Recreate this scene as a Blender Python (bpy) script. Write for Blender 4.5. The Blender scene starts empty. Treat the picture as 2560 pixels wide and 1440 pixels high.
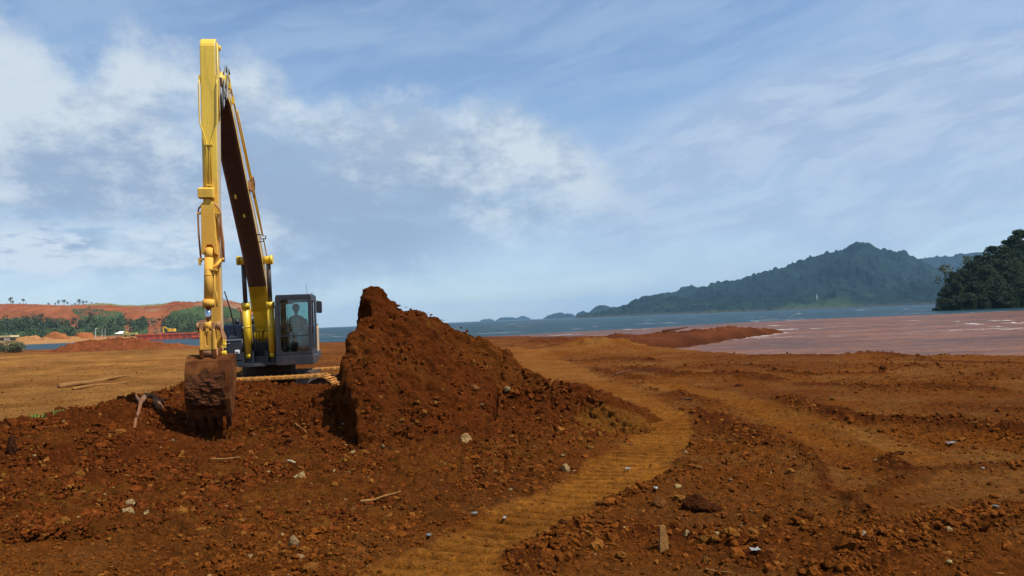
import bpy, bmesh, math, random
import numpy as np
from mathutils import Vector, Matrix
R = math.radians
K = 1.105                       # metres per layout unit
FPX = 2560 * 28 / 36            # focal length in photo pixels
RHO = math.atan(.0392); TH = math.atan(80.04 / FPX); H = 1.9
scene = bpy.context.scene
COL = scene.collection

# ------------------------------------------------------------ camera
_F = np.array([0, math.cos(TH), math.sin(TH)]); _U0 = np.array([0, -math.sin(TH), math.cos(TH)]); _R0 = np.array([1., 0, 0])
_RC = math.cos(RHO) * _R0 - math.sin(RHO) * _U0; _UC = math.sin(RHO) * _R0 + math.cos(RHO) * _U0
CAM = np.array([0, 0, H])
cd = bpy.data.cameras.new('camera'); cam = bpy.data.objects.new('camera', cd); COL.objects.link(cam)
cd.lens = 28; cd.sensor_width = 36; cd.clip_start = .1; cd.clip_end = 60000
cam.matrix_world = Matrix(((_RC[0], _UC[0], -_F[0], 0), (_RC[1], _UC[1], -_F[1], 0), (_RC[2], _UC[2], -_F[2], H * K), (0, 0, 0, 1)))
scene.camera = cam

# ------------------------------------------------------------ light
SUN_EL, SUN_AZ = 58, -22      # azimuth counted from +X, negative = towards the camera
sv = Vector((math.cos(R(SUN_EL)) * math.cos(R(SUN_AZ)), math.cos(R(SUN_EL)) * math.sin(R(SUN_AZ)), math.sin(R(SUN_EL))))
sl = bpy.data.lights.new('sun', 'SUN'); sun = bpy.data.objects.new('sun', sl); COL.objects.link(sun)
sl.energy = 5.0; sl.angle = R(.53); sl.color = (1, .95, .87)
sun.rotation_euler = sv.to_track_quat('Z', 'Y').to_euler(); sun.location = (0, 0, 60)
scene.view_settings.view_transform = 'Standard'; scene.view_settings.look = 'None'
scene.view_settings.exposure = .30; scene.view_settings.gamma = 1

# ------------------------------------------------------------ node helper
class NT:
    def __init__(s, tree): s.t = tree; s.n = tree.nodes; s.l = tree.links
    def node(s, typ, **kw):
        n = s.n.new(typ)
        for k, v in kw.items():
            if k == 'inp':
                for a, b in v.items():
                    if isinstance(b, bpy.types.NodeSocket): s.l.new(b, n.inputs[a])
                    else: n.inputs[a].default_value = b
            else: setattr(n, k, v)
        return n
    def math(s, op, a, b=0., c=0., clamp=False):
        n = s.n.new('ShaderNodeMath'); n.operation = op; n.use_clamp = clamp
        for i, v in enumerate((a, b, c)):
            if isinstance(v, bpy.types.NodeSocket): s.l.new(v, n.inputs[i])
            else: n.inputs[i].default_value = v
        return n.outputs[0]
    def smooth(s, v, lo, hi, a=0., b=1.):
        n = s.n.new('ShaderNodeMapRange'); n.interpolation_type = 'SMOOTHSTEP'
        s.l.new(v, n.inputs[0])
        for i, q in zip((1, 2, 3, 4), (lo, hi, a, b)):
            if isinstance(q, bpy.types.NodeSocket): s.l.new(q, n.inputs[i])
            else: n.inputs[i].default_value = q
        return n.outputs[0]
    def mix(s, f, a, b, typ='MIX'):
        n = s.n.new('ShaderNodeMix'); n.data_type = 'RGBA'; n.blend_type = typ
        for i, v in ((0, f), (6, a), (7, b)):
            if isinstance(v, bpy.types.NodeSocket): s.l.new(v, n.inputs[i])
            else: n.inputs[i].default_value = v if i == 0 else (tuple(v) + (1,))[:4]
        return n.outputs[2]
    def noise(s, vec, scale, detail=5, rough=.55, dist=0., out=0):
        n = s.n.new('ShaderNodeTexNoise')
        if vec is not None: s.l.new(vec, n.inputs['Vector'])
        n.inputs['Scale'].default_value = scale; n.inputs['Detail'].default_value = detail
        n.inputs['Roughness'].default_value = rough; n.inputs['Distortion'].default_value = dist
        return n.outputs[out]
    def mapping(s, vec, loc=(0, 0, 0), rot=(0, 0, 0), scale=(1, 1, 1)):
        n = s.n.new('ShaderNodeMapping'); s.l.new(vec, n.inputs[0])
        n.inputs[1].default_value = loc; n.inputs[2].default_value = rot; n.inputs[3].default_value = scale
        return n.outputs[0]
    def ramp(s, f, stops, interp='LINEAR'):
        n = s.n.new('ShaderNodeValToRGB'); s.l.new(f, n.inputs[0]); e = n.color_ramp.elements; n.color_ramp.interpolation = interp
        while len(e) < len(stops): e.new(.5)
        for i, (p, c) in enumerate(stops):
            e[i].position = p; e[i].color = (c, c, c, 1) if not hasattr(c, '__len__') else (tuple(c) + (1,))[:4]
        return n.outputs[0]

# ------------------------------------------------------------ sky: Nishita air with clouds given by direction
world = bpy.data.worlds.new('World'); scene.world = world; world.use_nodes = True
w = NT(world.node_tree); w.n.clear()
SKY_STR = .1
sky = w.node('ShaderNodeTexSky', sky_type='NISHITA', sun_disc=False, sun_elevation=R(SUN_EL), sun_rotation=R(90 - SUN_AZ), altitude=0, air_density=1.15, dust_density=.25, ozone_density=3.)
tc = w.node('ShaderNodeTexCoord').outputs['Generated']
nrm = w.node('ShaderNodeVectorMath', operation='NORMALIZE', inp={0: tc}).outputs[0]
sx = w.node('ShaderNodeSeparateXYZ', inp={0: nrm})
az = w.math('ARCTAN2', sx.outputs[0], sx.outputs[1]); el = w.math('ARCSINE', sx.outputs[2])
uv = w.node('ShaderNodeCombineXYZ', inp={0: az, 1: el, 2: 0.}).outputs[0]
def ray(px, py): return _F + (px - 1280) / FPX * _RC + (720 - py) / FPX * _UC
def azel(px, py):
    r = ray(px, py); r = r / np.linalg.norm(r); return math.atan2(r[0], r[1]), math.asin(r[2])
# flat cloud deck seen in perspective: project the direction on a plane overhead
zz = w.math('ADD', w.math('MAXIMUM', sx.outputs[2], 0.), .09)
deck = w.node('ShaderNodeCombineXYZ', inp={0: w.math('DIVIDE', sx.outputs[0], zz), 1: w.math('DIVIDE', sx.outputs[1], zz), 2: 0.}).outputs[0]
warp = w.math('SUBTRACT', w.noise(uv, 7.5, 12, .68), .5)
warp2 = w.math('SUBTRACT', w.noise(w.mapping(uv, loc=(3, 1, 0)), 3.0, 3, .5), .5)
# upper edge of the big cumulus bank as elevation over azimuth
AZ0, AZ1 = -1.2, 1.2
edge_px = [(-900, 200), (-300, 40), (0, 10), (100, 60), (220, 110), (300, 30), (400, 50), (500, 100), (620, 110), (760, 190), (900, 215), (1100, 215), (1300, 225), (1400, 270), (1470, 340), (1560, 430), (1800, 560), (2300, 650)]
stops = []
for p in edge_px:
    a, e = azel(*p); stops.append(((a - AZ0) / (AZ1 - AZ0), max(0, e) * 1.5))
edge = w.math('DIVIDE', w.ramp(w.math('DIVIDE', w.math('SUBTRACT', az, AZ0), AZ1 - AZ0), stops), 1.5)
warp3 = w.math('SUBTRACT', w.noise(w.mapping(uv, loc=(8, 1, 0)), 22, 5, .6), .5)
dd = w.math('ADD', w.math('SUBTRACT', edge, el), w.math('ADD', w.math('MULTIPLY', warp, .16), w.math('ADD', w.math('MULTIPLY', warp2, .03), w.math('MULTIPLY', warp3, .05))))
bank = w.smooth(dd, -.008, .060)
hole = w.smooth(w.noise(w.mapping(uv, scale=(1, 1.8, 1), loc=(.3, .7, 0)), 5.0, 12, .66), .36, .50, .62, 1)
lowv = w.math('ADD', w.math('SUBTRACT', el, w.math('MULTIPLY', az, .10)), w.math('MULTIPLY', warp2, .22))
low = w.math('MAXIMUM', w.smooth(lowv, .05, .19, .12, 1), w.math('MULTIPLY', w.smooth(az, -.44, -.24, .95, 0), w.smooth(el, .055, .09, .3, 1)))
bank = w.math('MULTIPLY', w.math('MULTIPLY', bank, hole), low)
# drawn-out high streaks rising to the right
rot = w.mapping(uv, rot=(0, 0, R(-12)))
sw = w.math('MULTIPLY', w.math('SUBTRACT', w.noise(w.mapping(rot, scale=(1.6, 4, 1)), 2.2, 4, .5), .5), .10)
rs = w.node('ShaderNodeSeparateXYZ', inp={0: rot}); rv = w.math('ADD', rs.outputs[1], sw)
rc = w.node('ShaderNodeCombineXYZ', inp={0: rs.outputs[0], 1: rv, 2: 0.}).outputs[0]
n_a = w.noise(w.mapping(rc, scale=(1.5, 7.5, 1)), 2.4, 9, .60); n_b = w.noise(w.mapping(rc, scale=(2.2, 8, 1), loc=(3, 4, 0)), 5.5, 7, .60)
st = w.math('ADD', w.math('MULTIPLY', n_a, .65), w.math('MULTIPLY', n_b, .35))
def rt_(px, py):
    a, e = azel(px, py); c_, s_ = math.cos(R(12)), math.sin(R(12)); return a * c_ + e * s_, -a * s_ + e * c_
top_t = rt_(1750, 300)[1]
reg = w.math('MULTIPLY', w.smooth(w.math('ADD', rv, w.math('MULTIPLY', warp2, .05)), top_t + .055, top_t - .03), w.smooth(az, -.05, .16, 0, 1))
reg = w.math('MULTIPLY', reg, w.smooth(w.math('ADD', el, sw), .03, .13, .45, 1))
topr = w.math('MULTIPLY', w.smooth(w.math('ADD', az, w.math('MULTIPLY', el, .55)), .50, .80), .75)
streak = w.math('MULTIPLY', w.math('MAXIMUM', reg, topr), w.smooth(st, .34, .60, .66, .92))
veil = w.math('MULTIPLY', w.smooth(n_a, .37, .66, .06, .50), w.smooth(el, .0, .20, 1., .75))
# low row of small puffs near the horizon at the left
pf = w.smooth(w.noise(w.mapping(uv, scale=(1, 3.4, 1), loc=(.4, 0, 0)), 9, 8, .64), .44, .56)
pf = w.math('MULTIPLY', pf, w.math('MULTIPLY', w.smooth(el, .050, .075), w.math('MULTIPLY', w.smooth(el, .105, .14, 1, 0), w.smooth(az, -.42, -.28, .9, 0))))
# cloud brightness: lit lumps over blue-grey bellies
lump = w.noise(w.mapping(uv, scale=(1, 1.7, 1), loc=(.02, .03, 0)), 7.5, 12, .66)
lump2 = w.noise(w.mapping(uv, loc=(5, 2, 0), scale=(1, 1.3, 1)), 2.6, 4, .5)
lump3 = w.noise(w.mapping(uv, loc=(5.02, 2.025, 0), scale=(1, 1.3, 1)), 2.6, 4, .5)
rim = w.smooth(dd, .0, .14, .30, 0)
bright = w.math('ADD', w.smooth(w.math('ADD', w.math('MULTIPLY', lump, .6), w.math('MULTIPLY', lump2, .4)), .43, .575), rim, clamp=True)
ccol = w.mix(bright, (.27, .36, .50), (.53, .60, .665))
scol = w.mix(w.smooth(n_b, .38, .62), (.325, .415, .575), (.405, .50, .64))
tint = w.mix(w.smooth(el, .0, .22), (1.12, 1.22, 1.40), (1.05, 1.07, 1.13))
skyc = w.node('ShaderNodeVectorMath', operation='MULTIPLY', inp={0: sky.outputs[0], 1: tint}).outputs[0]
skyc = w.node('ShaderNodeVectorMath', operation='SCALE', inp={0: skyc, 'Scale': SKY_STR}).outputs[0]
c = w.mix(veil, skyc, (.40, .515, .66))
c = w.mix(streak, c, scol)
c = w.mix(bank, c, ccol)
c = w.mix(pf, c, (.60, .67, .73))
c = w.node('ShaderNodeVectorMath', operation='SCALE', inp={0: c, 'Scale': 1 / SKY_STR}).outputs[0]
bg = w.node('ShaderNodeBackground', inp={0: c, 1: SKY_STR})
w.l.new(bg.outputs[0], w.node('ShaderNodeOutputWorld').inputs[0])

# ------------------------------------------------------------ layout helpers (photo pixel -> place)
def P(px, py, d): r = ray(px, py); return CAM + r * d / r[1]
def G(px, py, z=0.): r = ray(px, py); return CAM + r * (z - H) / r[2]
def proj(p):
    q = p - CAM; f = q @ _F; return 1280 + FPX * (q @ _RC) / f, 720 - FPX * (q @ _UC) / f
def new_obj(name, data=None, parent=None, label=None, cat=None, group=None, kind=None):
    o = bpy.data.objects.new(name, data); COL.objects.link(o)
    if parent: o.parent = parent
    if label: o['label'] = label
    if cat: o['category'] = cat
    if group: o['group'] = group
    if kind: o['kind'] = kind
    return o
def npmesh(name, V, Fq, mat, smooth=True, col=None, attrs=None):
    """V (n,3) in layout units, Fq (m,k)"""
    me = bpy.data.meshes.new(name); V = np.asarray(V, dtype=np.float32) * K; Fq = np.asarray(Fq, dtype=np.int32)
    me.vertices.add(len(V)); me.vertices.foreach_set('co', V.ravel())
    k = Fq.shape[1]; me.loops.add(Fq.size); me.loops.foreach_set('vertex_index', Fq.ravel())
    me.polygons.add(len(Fq)); me.polygons.foreach_set('loop_start', np.arange(0, Fq.size, k, dtype=np.int32))
    me.polygons.foreach_set('use_smooth', np.full(len(Fq), smooth))
    me.update(calc_edges=True)
    if col is not None:
        a = me.color_attributes.new('col', 'FLOAT_COLOR', 'POINT')
        c4 = np.ones((len(V), 4), np.float32); c4[:, :3] = col; a.data.foreach_set('color', c4.ravel())
    for nm, v in (attrs or {}).items():
        a = me.attributes.new(nm, 'FLOAT', 'POINT'); a.data.foreach_set('value', np.asarray(v, np.float32))
    me.materials.append(mat); me.validate(); return me
def grid_faces(nr, nc):
    i = np.arange(nr * nc).reshape(nr, nc)
    return np.stack([i[:-1, :-1], i[:-1, 1:], i[1:, 1:], i[1:, :-1]], -1).reshape(-1, 4)

# ------------------------------------------------------------ numpy noise
def hsh(xi, yi, seed):
    h = (xi.astype(np.int64).astype(np.uint32) * np.uint32(374761393) + yi.astype(np.int64).astype(np.uint32) * np.uint32(668265263) + np.uint32((seed * 1274126177) & 0xffffffff))
    h = (h ^ (h >> np.uint32(13))) * np.uint32(1274126177); h = (h ^ (h >> np.uint32(15))) * np.uint32(2246822519)
    return ((h ^ (h >> np.uint32(16))) & np.uint32(0xffffff)).astype(np.float64) / 16777216.
def vn(x, y, seed=0):
    xi = np.floor(x); yi = np.floor(y); u = x - xi; v = y - yi
    u = u * u * u * (u * (u * 6 - 15) + 10); v = v * v * v * (v * (v * 6 - 15) + 10)
    a = hsh(xi, yi, seed); b = hsh(xi + 1, yi, seed); c = hsh(xi, yi + 1, seed); d = hsh(xi + 1, yi + 1, seed)
    return (a + (b - a) * u) * (1 - v) + (c + (d - c) * u) * v
def fbm(x, y, sc, octv=4, seed=0, gain=.5):
    s = 0; a = 1; t = 0
    for i in range(octv):
        s = s + a * vn(x * sc + 17.3 * i, y * sc - 9.1 * i, seed + i); t += a; a *= gain; sc *= 2.03
    return s / t - .5
def stones(x, y, cell, seed, prob, flat=.6):
    """height of jittered round lumps, one per cell at most"""
    wx = x + cell * .35 * (vn(x / cell * 1.7, y / cell * 1.7, seed + 50) - .5) * 2; wy = y + cell * .35 * (vn(x / cell * 1.7 + 31, y / cell * 1.7, seed + 51) - .5) * 2
    ci = np.floor(wx / cell); cj = np.floor(wy / cell); out = np.zeros_like(x)
    for di in (-1, 0, 1):
        for dj in (-1, 0, 1):
            a = ci + di; b = cj + dj
            r = cell * (.18 + .42 * hsh(a, b, seed + 3) ** 1.5)
            r = np.where(hsh(a, b, seed + 4) < prob, r, 1e-6)
            dx = wx - (a + hsh(a, b, seed + 1)) * cell; dy = wy - (b + hsh(a, b, seed + 2)) * cell
            out = np.maximum(out, flat * r * np.sqrt(np.clip(1 - (dx * dx + dy * dy) / (r * r), 0, 1)))
    return out
def polyd(x, y, pts, vals=None):
    """distance, arc length, side and interpolated value along a polyline"""
    pts = np.asarray(pts, float); best = np.full(x.shape, 1e9); S = np.zeros_like(x); V = np.zeros_like(x); side = np.zeros_like(x); s0 = 0
    for i in range(len(pts) - 1):
        a = pts[i]; b = pts[i + 1]; ab = b - a; L = np.hypot(*ab); t = np.clip(((x - a[0]) * ab[0] + (y - a[1]) * ab[1]) / L ** 2, 0, 1)
        dx = x - a[0] - t * ab[0]; dy = y - a[1] - t * ab[1]; d = np.hypot(dx, dy); m = d < best
        best = np.where(m, d, best); S = np.where(m, s0 + t * L, S); side = np.where(m, np.sign(ab[0] * dy - ab[1] * dx), side)
        if vals is not None: V = np.where(m, vals[i] + (vals[i + 1] - vals[i]) * t, V)
        s0 += L
    return best, S, side, V
def inpoly(x, y, pts):
    c = np.zeros(x.shape, bool); n = len(pts)
    for i in range(n):
        x0, y0 = pts[i]; x1, y1 = pts[(i + 1) % n]
        if y0 == y1: continue
        c ^= ((y0 > y) != (y1 > y)) & (x < (x1 - x0) * (y - y0) / (y1 - y0) + x0)
    return c
def ss(v, a, b): t = np.clip((v - a) / (b - a), 0, 1); return t * t * (3 - 2 * t)

# ------------------------------------------------------------ materials
def mat(name, col=(.5, .5, .5), rough=.6, metal=0., spec=.5):
    m = bpy.data.materials.new(name); m.use_nodes = True; t = NT(m.node_tree); b = t.n['Principled BSDF']
    b.inputs['Base Color'].default_value = tuple(col) + (1,); b.inputs['Roughness'].default_value = rough; b.inputs['Metallic'].default_value = metal
    b.inputs['Specular IOR Level'].default_value = spec
    return m, t, b
def bump(t, b, h, strength=.4, dist=.02):
    n = t.node('ShaderNodeBump', inp={'Strength': strength, 'Distance': dist, 'Height': h}); t.l.new(n.outputs[0], b.inputs['Normal'])
def objc(t): return t.node('ShaderNodeTexCoord').outputs['Object']
def soil_mat(name='soil', fine=1.0):
    m, t, b = mat(name, rough=1., spec=.03); a = t.node('ShaderNodeAttribute', attribute_name='col').outputs[0]; o = objc(t)
    n1 = t.smooth(t.noise(o, 9, 7, .68), .25, .75, .60, 1.38); n2 = t.smooth(t.noise(o, 60, 4, .7), .3, .7, .62, 1.35)
    f = t.math('MULTIPLY', n1, n2); c = t.node('ShaderNodeVectorMath', operation='SCALE', inp={0: a, 'Scale': f}).outputs[0]
    sp = t.smooth(t.noise(t.mapping(o, loc=(7, 3, 1)), 42, 2, .5), .73, .78, 0, .4); c = t.mix(sp, c, (.26, .14, .05))
    t.l.new(c, b.inputs['Base Color'])
    bump(t, b, t.math('ADD', t.noise(o, 48, 6, .72), t.math('MULTIPLY', t.noise(o, 14, 5, .65), 1.6)), 1. * fine, .05)
    return m
M_SOIL = soil_mat()
def clod_mat(name):
    m, t, b = mat(name, rough=1., spec=.03); a = t.node('ShaderNodeAttribute', attribute_name='col').outputs[0]; o = objc(t)
    f = t.smooth(t.noise(o, 40, 5, .65), .3, .7, .7, 1.25); c = t.node('ShaderNodeVectorMath', operation='SCALE', inp={0: a, 'Scale': f}).outputs[0]
    t.l.new(c, b.inputs['Base Color']); bump(t, b, t.noise(o, 60, 5, .7), .8, .015); return m
M_CLOD = clod_mat('clod')
def simple(name, col, rough=.7, var=.3, sc=8, metal=0., spec=.4, bs=.25, dist=.01, dirt=None):
    m, t, b = mat(name, col, rough, metal, spec); o = objc(t)
    f = t.smooth(t.noise(o, sc, 6, .6), .25, .75, 1 - var, 1 + var)
    c = t.node('ShaderNodeVectorMath', operation='SCALE', inp={0: tuple(col), 'Scale': f}).outputs[0]
    if dirt:
        dcol, lo, hi, mx = dirt; c = t.mix(t.smooth(t.noise(t.mapping(o, loc=(2, 5, 8)), sc * .6, 7, .68), lo, hi, 0, mx), c, dcol)
    t.l.new(c, b.inputs['Base Color']); bump(t, b, t.noise(o, sc * 6, 5, .65), bs, dist); return m

# ------------------------------------------------------------ ground
LAND = [(-420, 172), (-160, 168), (-95, 152), (-45, 116), (-25, 106), (-10, 109), (-2.5, 114), (8, 97), (14, 86), (20, 91), (24, 95), (28, 97), (32, 94), (27, 86), (22, 78), (15.6, 67), (8.6, 55), (9.6, 44), (11.8, 35), (15.5, 31.2), (18.5, 27.2), (24, 23.5), (40, 20), (90, 10), (90, -60), (-420, -60)]
def gp(l, z=0.): return [tuple(G(px, py, z)[:2]) for px, py in l]
ROAD = gp([(980, 1560), (1130, 1430), (1290, 1335), (1440, 1255), (1570, 1180), (1650, 1110), (1655, 1050), (1590, 1005), (1480, 965), (1400, 930), (1330, 895), (1260, 868)])
TRACK2 = gp([(2250, 1140), (2050, 1085), (1900, 1030), (1780, 985), (1650, 968)])
ROUGH = [  # (polyline in photo pixels, half width in photo px, strength, height, dark)
    ([(1640, 1040), (1740, 1042), (1840, 1085), (1925, 1125)], 36, 1.0, .08, .8),
    ([(1580, 925), (1700, 945), (1850, 943), (1930, 958)], 14, .9, .10, .9),
    ([(1940, 935), (2060, 940), (2200, 938)], 9, .9, .06, .8),
    ([(1960, 1000), (2060, 1045), (2200, 1058), (2350, 1068), (2570, 1095)], 26, 1., .10, 1.),
    ([(2060, 1075), (2180, 1130), (2240, 1180), (2290, 1200)], 20, .8, .05, .8),
    ([(1690, 990), (1790, 1015), (1880, 1040)], 16, .8, .08, .7),
    ([(1480, 1290), (1640, 1235), (1740, 1180)], 34, .9, .05, .45),
    ([(1250, 1440), (1430, 1350), (1600, 1330), (1800, 1350), (1900, 1420)], 75, 1., .03, .75),
    ([(2080, 1440), (2230, 1350), (2400, 1320), (2580, 1290)], 60, 1., .05, .9),
    ([(2300, 905), (2420, 905), (2560, 912)], 12, .5, .04, .9),
    ([(1400, 905), (1560, 900), (1640, 905)], 9, .7, .10, .9),
    ([(1900, 895), (2170, 892), (2290, 900)], 12, .6, .10, .8),
    ([(1380, 875), (1500, 878), (1600, 868)], 7, .7, .30, 1.),
    ([(2200, 1240), (2330, 1180), (2560, 1160)], 30, .6, .04, .6),
    ([(1700, 925), (1830, 918), (1980, 922)], 8, .8, .06, .9),
    ([(2010, 965), (2150, 975), (2320, 972), (2500, 985)], 12, .7, .06, .8),
    ([(1470, 925), (1540, 935), (1600, 950)], 8, .8, .05, .8),
    ([(1880, 1170), (1990, 1185), (2130, 1170)], 14, .6, .03, .6),
    ([(1960, 1105), (2040, 1160), (2070, 1230), (2180, 1300)], 16, .7, .04, .7),
    ([(2330, 1020), (2450, 1025), (2580, 1040)], 12, .6, .05, .7),

]
RW = []
for l, wpx, s, hh, dk_ in ROUGH:
    pts = gp(l); ws = [wpx * 1.0 * math.hypot(*p) ** 1 / FPX * (1 + .9 * math.hypot(*p) / 12) for p in pts]; RW.append((pts, ws, s, hh, dk_))
BERM = [tuple(P(px, py, d)[:2]) for px, py, d in ((1370, 850, 62), (1560, 850, 67), (1700, 835, 76), (1800, 825, 83), (1905, 812, 92))]
TANM = G(1500, 866, .25)[:2]
BUMP = G(2165, 890, .1)[:2]
PIT = P(535, 1040, 13.1)[:2]
def ground_fields(x, y, detail=True):
    d0 = np.hypot(x, y)
    inside = inpoly(x, y, LAND); ed = polyd(x, y, LAND + [LAND[0]])[0]; ed = ed + .12 * np.sqrt(ed + .1) * fbm(x, y, .5, 3, 91) * 4
    sd = np.where(inside, ed, -ed)
    base = .02 + .16 * fbm(x, y, .16, 3, 3) + .10 * fbm(x, y, .7, 3, 7)
    base = base - .1 * ss(d0, 30, 60) - .25 * ss(d0, 60, 120) * (x > -20)
    rough = .40 + 1.2 * fbm(x, y, .45, 4, 23); dark = .30 + 1.1 * fbm(x, y, .22, 4, 29); h = base
    rd, rs, _, _ = polyd(x, y, ROAD); rd = np.maximum(rd + .55 * fbm(x, y, 1.1, 5, 151, .65), 0); wr = .39 + .22 * fbm(x, y, .8, 2, 5) + .05 * ss(d0, 12, 25) * d0 * .35
    road = 1 - ss(rd, wr * .85, wr * 1.35); r2, s2, _, _ = polyd(x, y, TRACK2); road2 = (1 - ss(r2, .35, .8)) * .8
    for pts, ws, s, hh, dk_ in RW:
        q, sq, _, wv = polyd(x, y, pts, ws); q = q / np.maximum(wv, .05) * (1 + 1.4 * fbm(x, y, 1.1, 3, 77)); k = np.exp(-q * q)
        rough = np.maximum(rough, s * k); dark = np.maximum(dark, dk_ * k); h = h + hh * k * (1 + 1.2 * fbm(x, y, 1.6, 3, 78))
    # winding low furrow lines pressed by machines, right hand flat
    rough = np.clip(rough, 0, 1); rough = rough * (1 - .93 * road) * (1 - .7 * road2); dark = np.clip(dark, 0, 1) * (1 - .95 * road) * (1 - .8 * road2)
    left = 1 - ss(x + .30 * y + 3.2 * fbm(x, y, .13, 3, 71) + .02 * np.maximum(y - 20, 0), -2.6, .8); left = left * ss(y, 9, 12)
    rough = rough * (1 - .75 * left)
    b, _, bs, _ = polyd(x, y, BERM); k = np.exp(-(b / 2.6) ** 2); h = h - .10 * ss(d0, 58, 70) * (x > 2) + (.34 + .40 * fbm(x, y, .6, 4, 41)) * k * (1 - ss(y, 88, 93)) + k * (stones(x, y, 1.3, 47, .6) * .55 + stones(x, y, .6, 48, .7) * .7); dark = np.maximum(dark, k * .9); rough = np.maximum(rough, k); h = h + .45 * k * (np.abs(fbm(x, y, .9, 4, 43, .6)) - .1) + .12 * k * fbm(x, y, 3, 3, 44)
    k = np.exp(-((x - TANM[0]) / 4.2) ** 2 - ((y - TANM[1]) / 3) ** 2); h = h + .50 * k; dark = dark * (1 - k); rough = rough * (1 - k)
    k = np.exp(-((x - BUMP[0]) / .9) ** 2 - ((y - BUMP[1]) / .8) ** 2); h = h + .16 * k
    # left flat: wheel ruts running to the right
    lw = left * ss(y, 13, 20) ; rut = np.sin((y * .96 - x * .18) * 2.6 + 3 * fbm(x, y, .12, 2, 61)); h = h + lw * .022 * rut
    fr_ = ((rs + .07 * fbm(x, y, .9, 2, 8)) / .23) % 1.0; gr_ = np.exp(-((fr_ - .5) / .13) ** 2); h = h - road * .085 * gr_ * np.clip(.65 + 2.0 * fbm(x, y, .8, 3, 9), 0, 1.2) * ss(26 - d0, 0, 10) + road2 * .012 * np.sin(2 * math.pi * s2 / .155)
    shore = -.82 + sd * .55 * (1 + fbm(x, y, .4, 2, 19)); h = np.where(shore < h, shore, h); h = np.maximum(h, -2.2)
    if detail:
        am = ss(70 - d0, 0, 40)
        h = h + am * rough * (stones(x, y, .42, 11, .3) * .55 + stones(x, y, .19, 12, .7) * .8 + .10 * np.abs(fbm(x, y, 3.5, 5, 34, .65))) + am * (.25 + .75 * rough) * stones(x, y, .085, 13, .6) * (1 - .8 * road)
        n = ss(18 - d0, 0, 6); h = h + n * (.45 + .8 * rough) * (1 - .85 * road) * stones(x, y, .042, 14, .6)
        h = h + am * (.016 + .07 * rough) * fbm(x, y, 6, 5, 33, .68) * (1 - .8 * road)
    far = ss(d0, 45, 75)
    return h, rough, dark, road, road2, left, sd, far
TAN = np.array([.232, .104, .024]); ROADC = np.array([.235, .084, .0105]); MIDC = np.array([.158, .047, .0052]); DARK = np.array([.084, .0215, .0038]); RED = np.array([.095, .027, .0085])
def ground_color(x, y, rough, dark, road, road2, left, sd, far):
    n = fbm(x, y, 1.2, 4, 101)[:, None]; k = lambda a: np.clip(a, 0, 1)[:, None]
    c = MIDC + (TAN * .85 - MIDC) * np.clip(.28 + n * 1.6, 0, 1)
    c = c + (DARK - c) * k(dark * 1.1 + .35 * rough - .08)
    n5 = ss(fbm(x * .6, y * 1.4, .25, 5, 131, .6), -.02, .18)[:, None]; c = c + (TAN * (1.08 + .7 * n) * (1 - .30 * n5 * np.array([.8, 1., 1.1])) - c) * k(left * (1 - .35 * dark))
    rf = (.88 - .62 * ss(np.hypot(x, y), 11, 19)) * (1 + 1.2 * fbm(x, y, .7, 3, 141)); c = c + (ROADC * (1 + .6 * n) - c) * k(road * rf); c = c + (ROADC * .85 - c) * k(road2 * .40)
    c = c + (RED - c) * k(far * ss(sd, 30, 0) * .75 + .55 * ss(np.hypot(x, y), 52, 64) * (x > 4)); c = c * (1 + 1.1 * fbm(x, y, .35, 5, 161, .65)[:, None] * ss(np.hypot(x, y), 35, 60)[:, None])
    c = c * (1 - .35 * k(ss(sd, 1.6, .2)))
    return c * (1 + .35 * fbm(x, y, 14, 2, 111)[:, None])
def ground_z(x, y):
    return ground_fields(np.atleast_1d(np.float64(x)), np.atleast_1d(np.float64(y)))[0]
def polar(ta, tb, nt, ya, yb, ny):
    t = np.linspace(ta, tb, nt); yy = np.exp(np.linspace(math.log(ya), math.log(yb), ny)); T, Y = np.meshgrid(t, yy); return (T * Y).ravel(), Y.ravel()
def build_ground():
    NT_, NY = 1500, 1000
    t = np.linspace(-1.32, 1.32, NT_); yy = np.concatenate([np.exp(np.linspace(math.log(4.2), math.log(24), 720)), np.exp(np.linspace(math.log(24.1), math.log(178), 280))])
    T, Y = np.meshgrid(t, yy); x = (T * Y).ravel(); y = Y.ravel()
    f = ground_fields(x, y); c = ground_color(x, y, *f[1:]); V = np.stack([x, y, f[0]], 1); F = grid_faces(NY, NT_)
    # ring of coarser ground round the camera, so the place goes on outside the frame
    gx = np.concatenate([np.linspace(-420, -30, 40), np.linspace(-28, 28, 80), np.linspace(30, 90, 20)]); gy = np.concatenate([np.linspace(-60, -12, 15), np.linspace(-10, 178, 190)])
    X2, Y2 = np.meshgrid(gx, gy); x2 = X2.ravel(); y2 = Y2.ravel(); f2 = ground_fields(x2, y2, False); c2 = ground_color(x2, y2, *f2[1:])
    z2 = f2[0] - .07; ins = (np.abs(x2) < 1.3 * y2 - 2.6) & (y2 > 6.); z2 = np.where(ins, z2 - .4 - .01 * y2, z2)
    F2 = grid_faces(len(gy), len(gx)) + len(V)
    me = npmesh('ground', np.concatenate([V, np.stack([x2, y2, z2], 1)]), np.concatenate([F, F2]), M_SOIL, True, np.concatenate([c, c2]))
    new_obj('ground', me, kind='structure')
build_ground()

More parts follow.
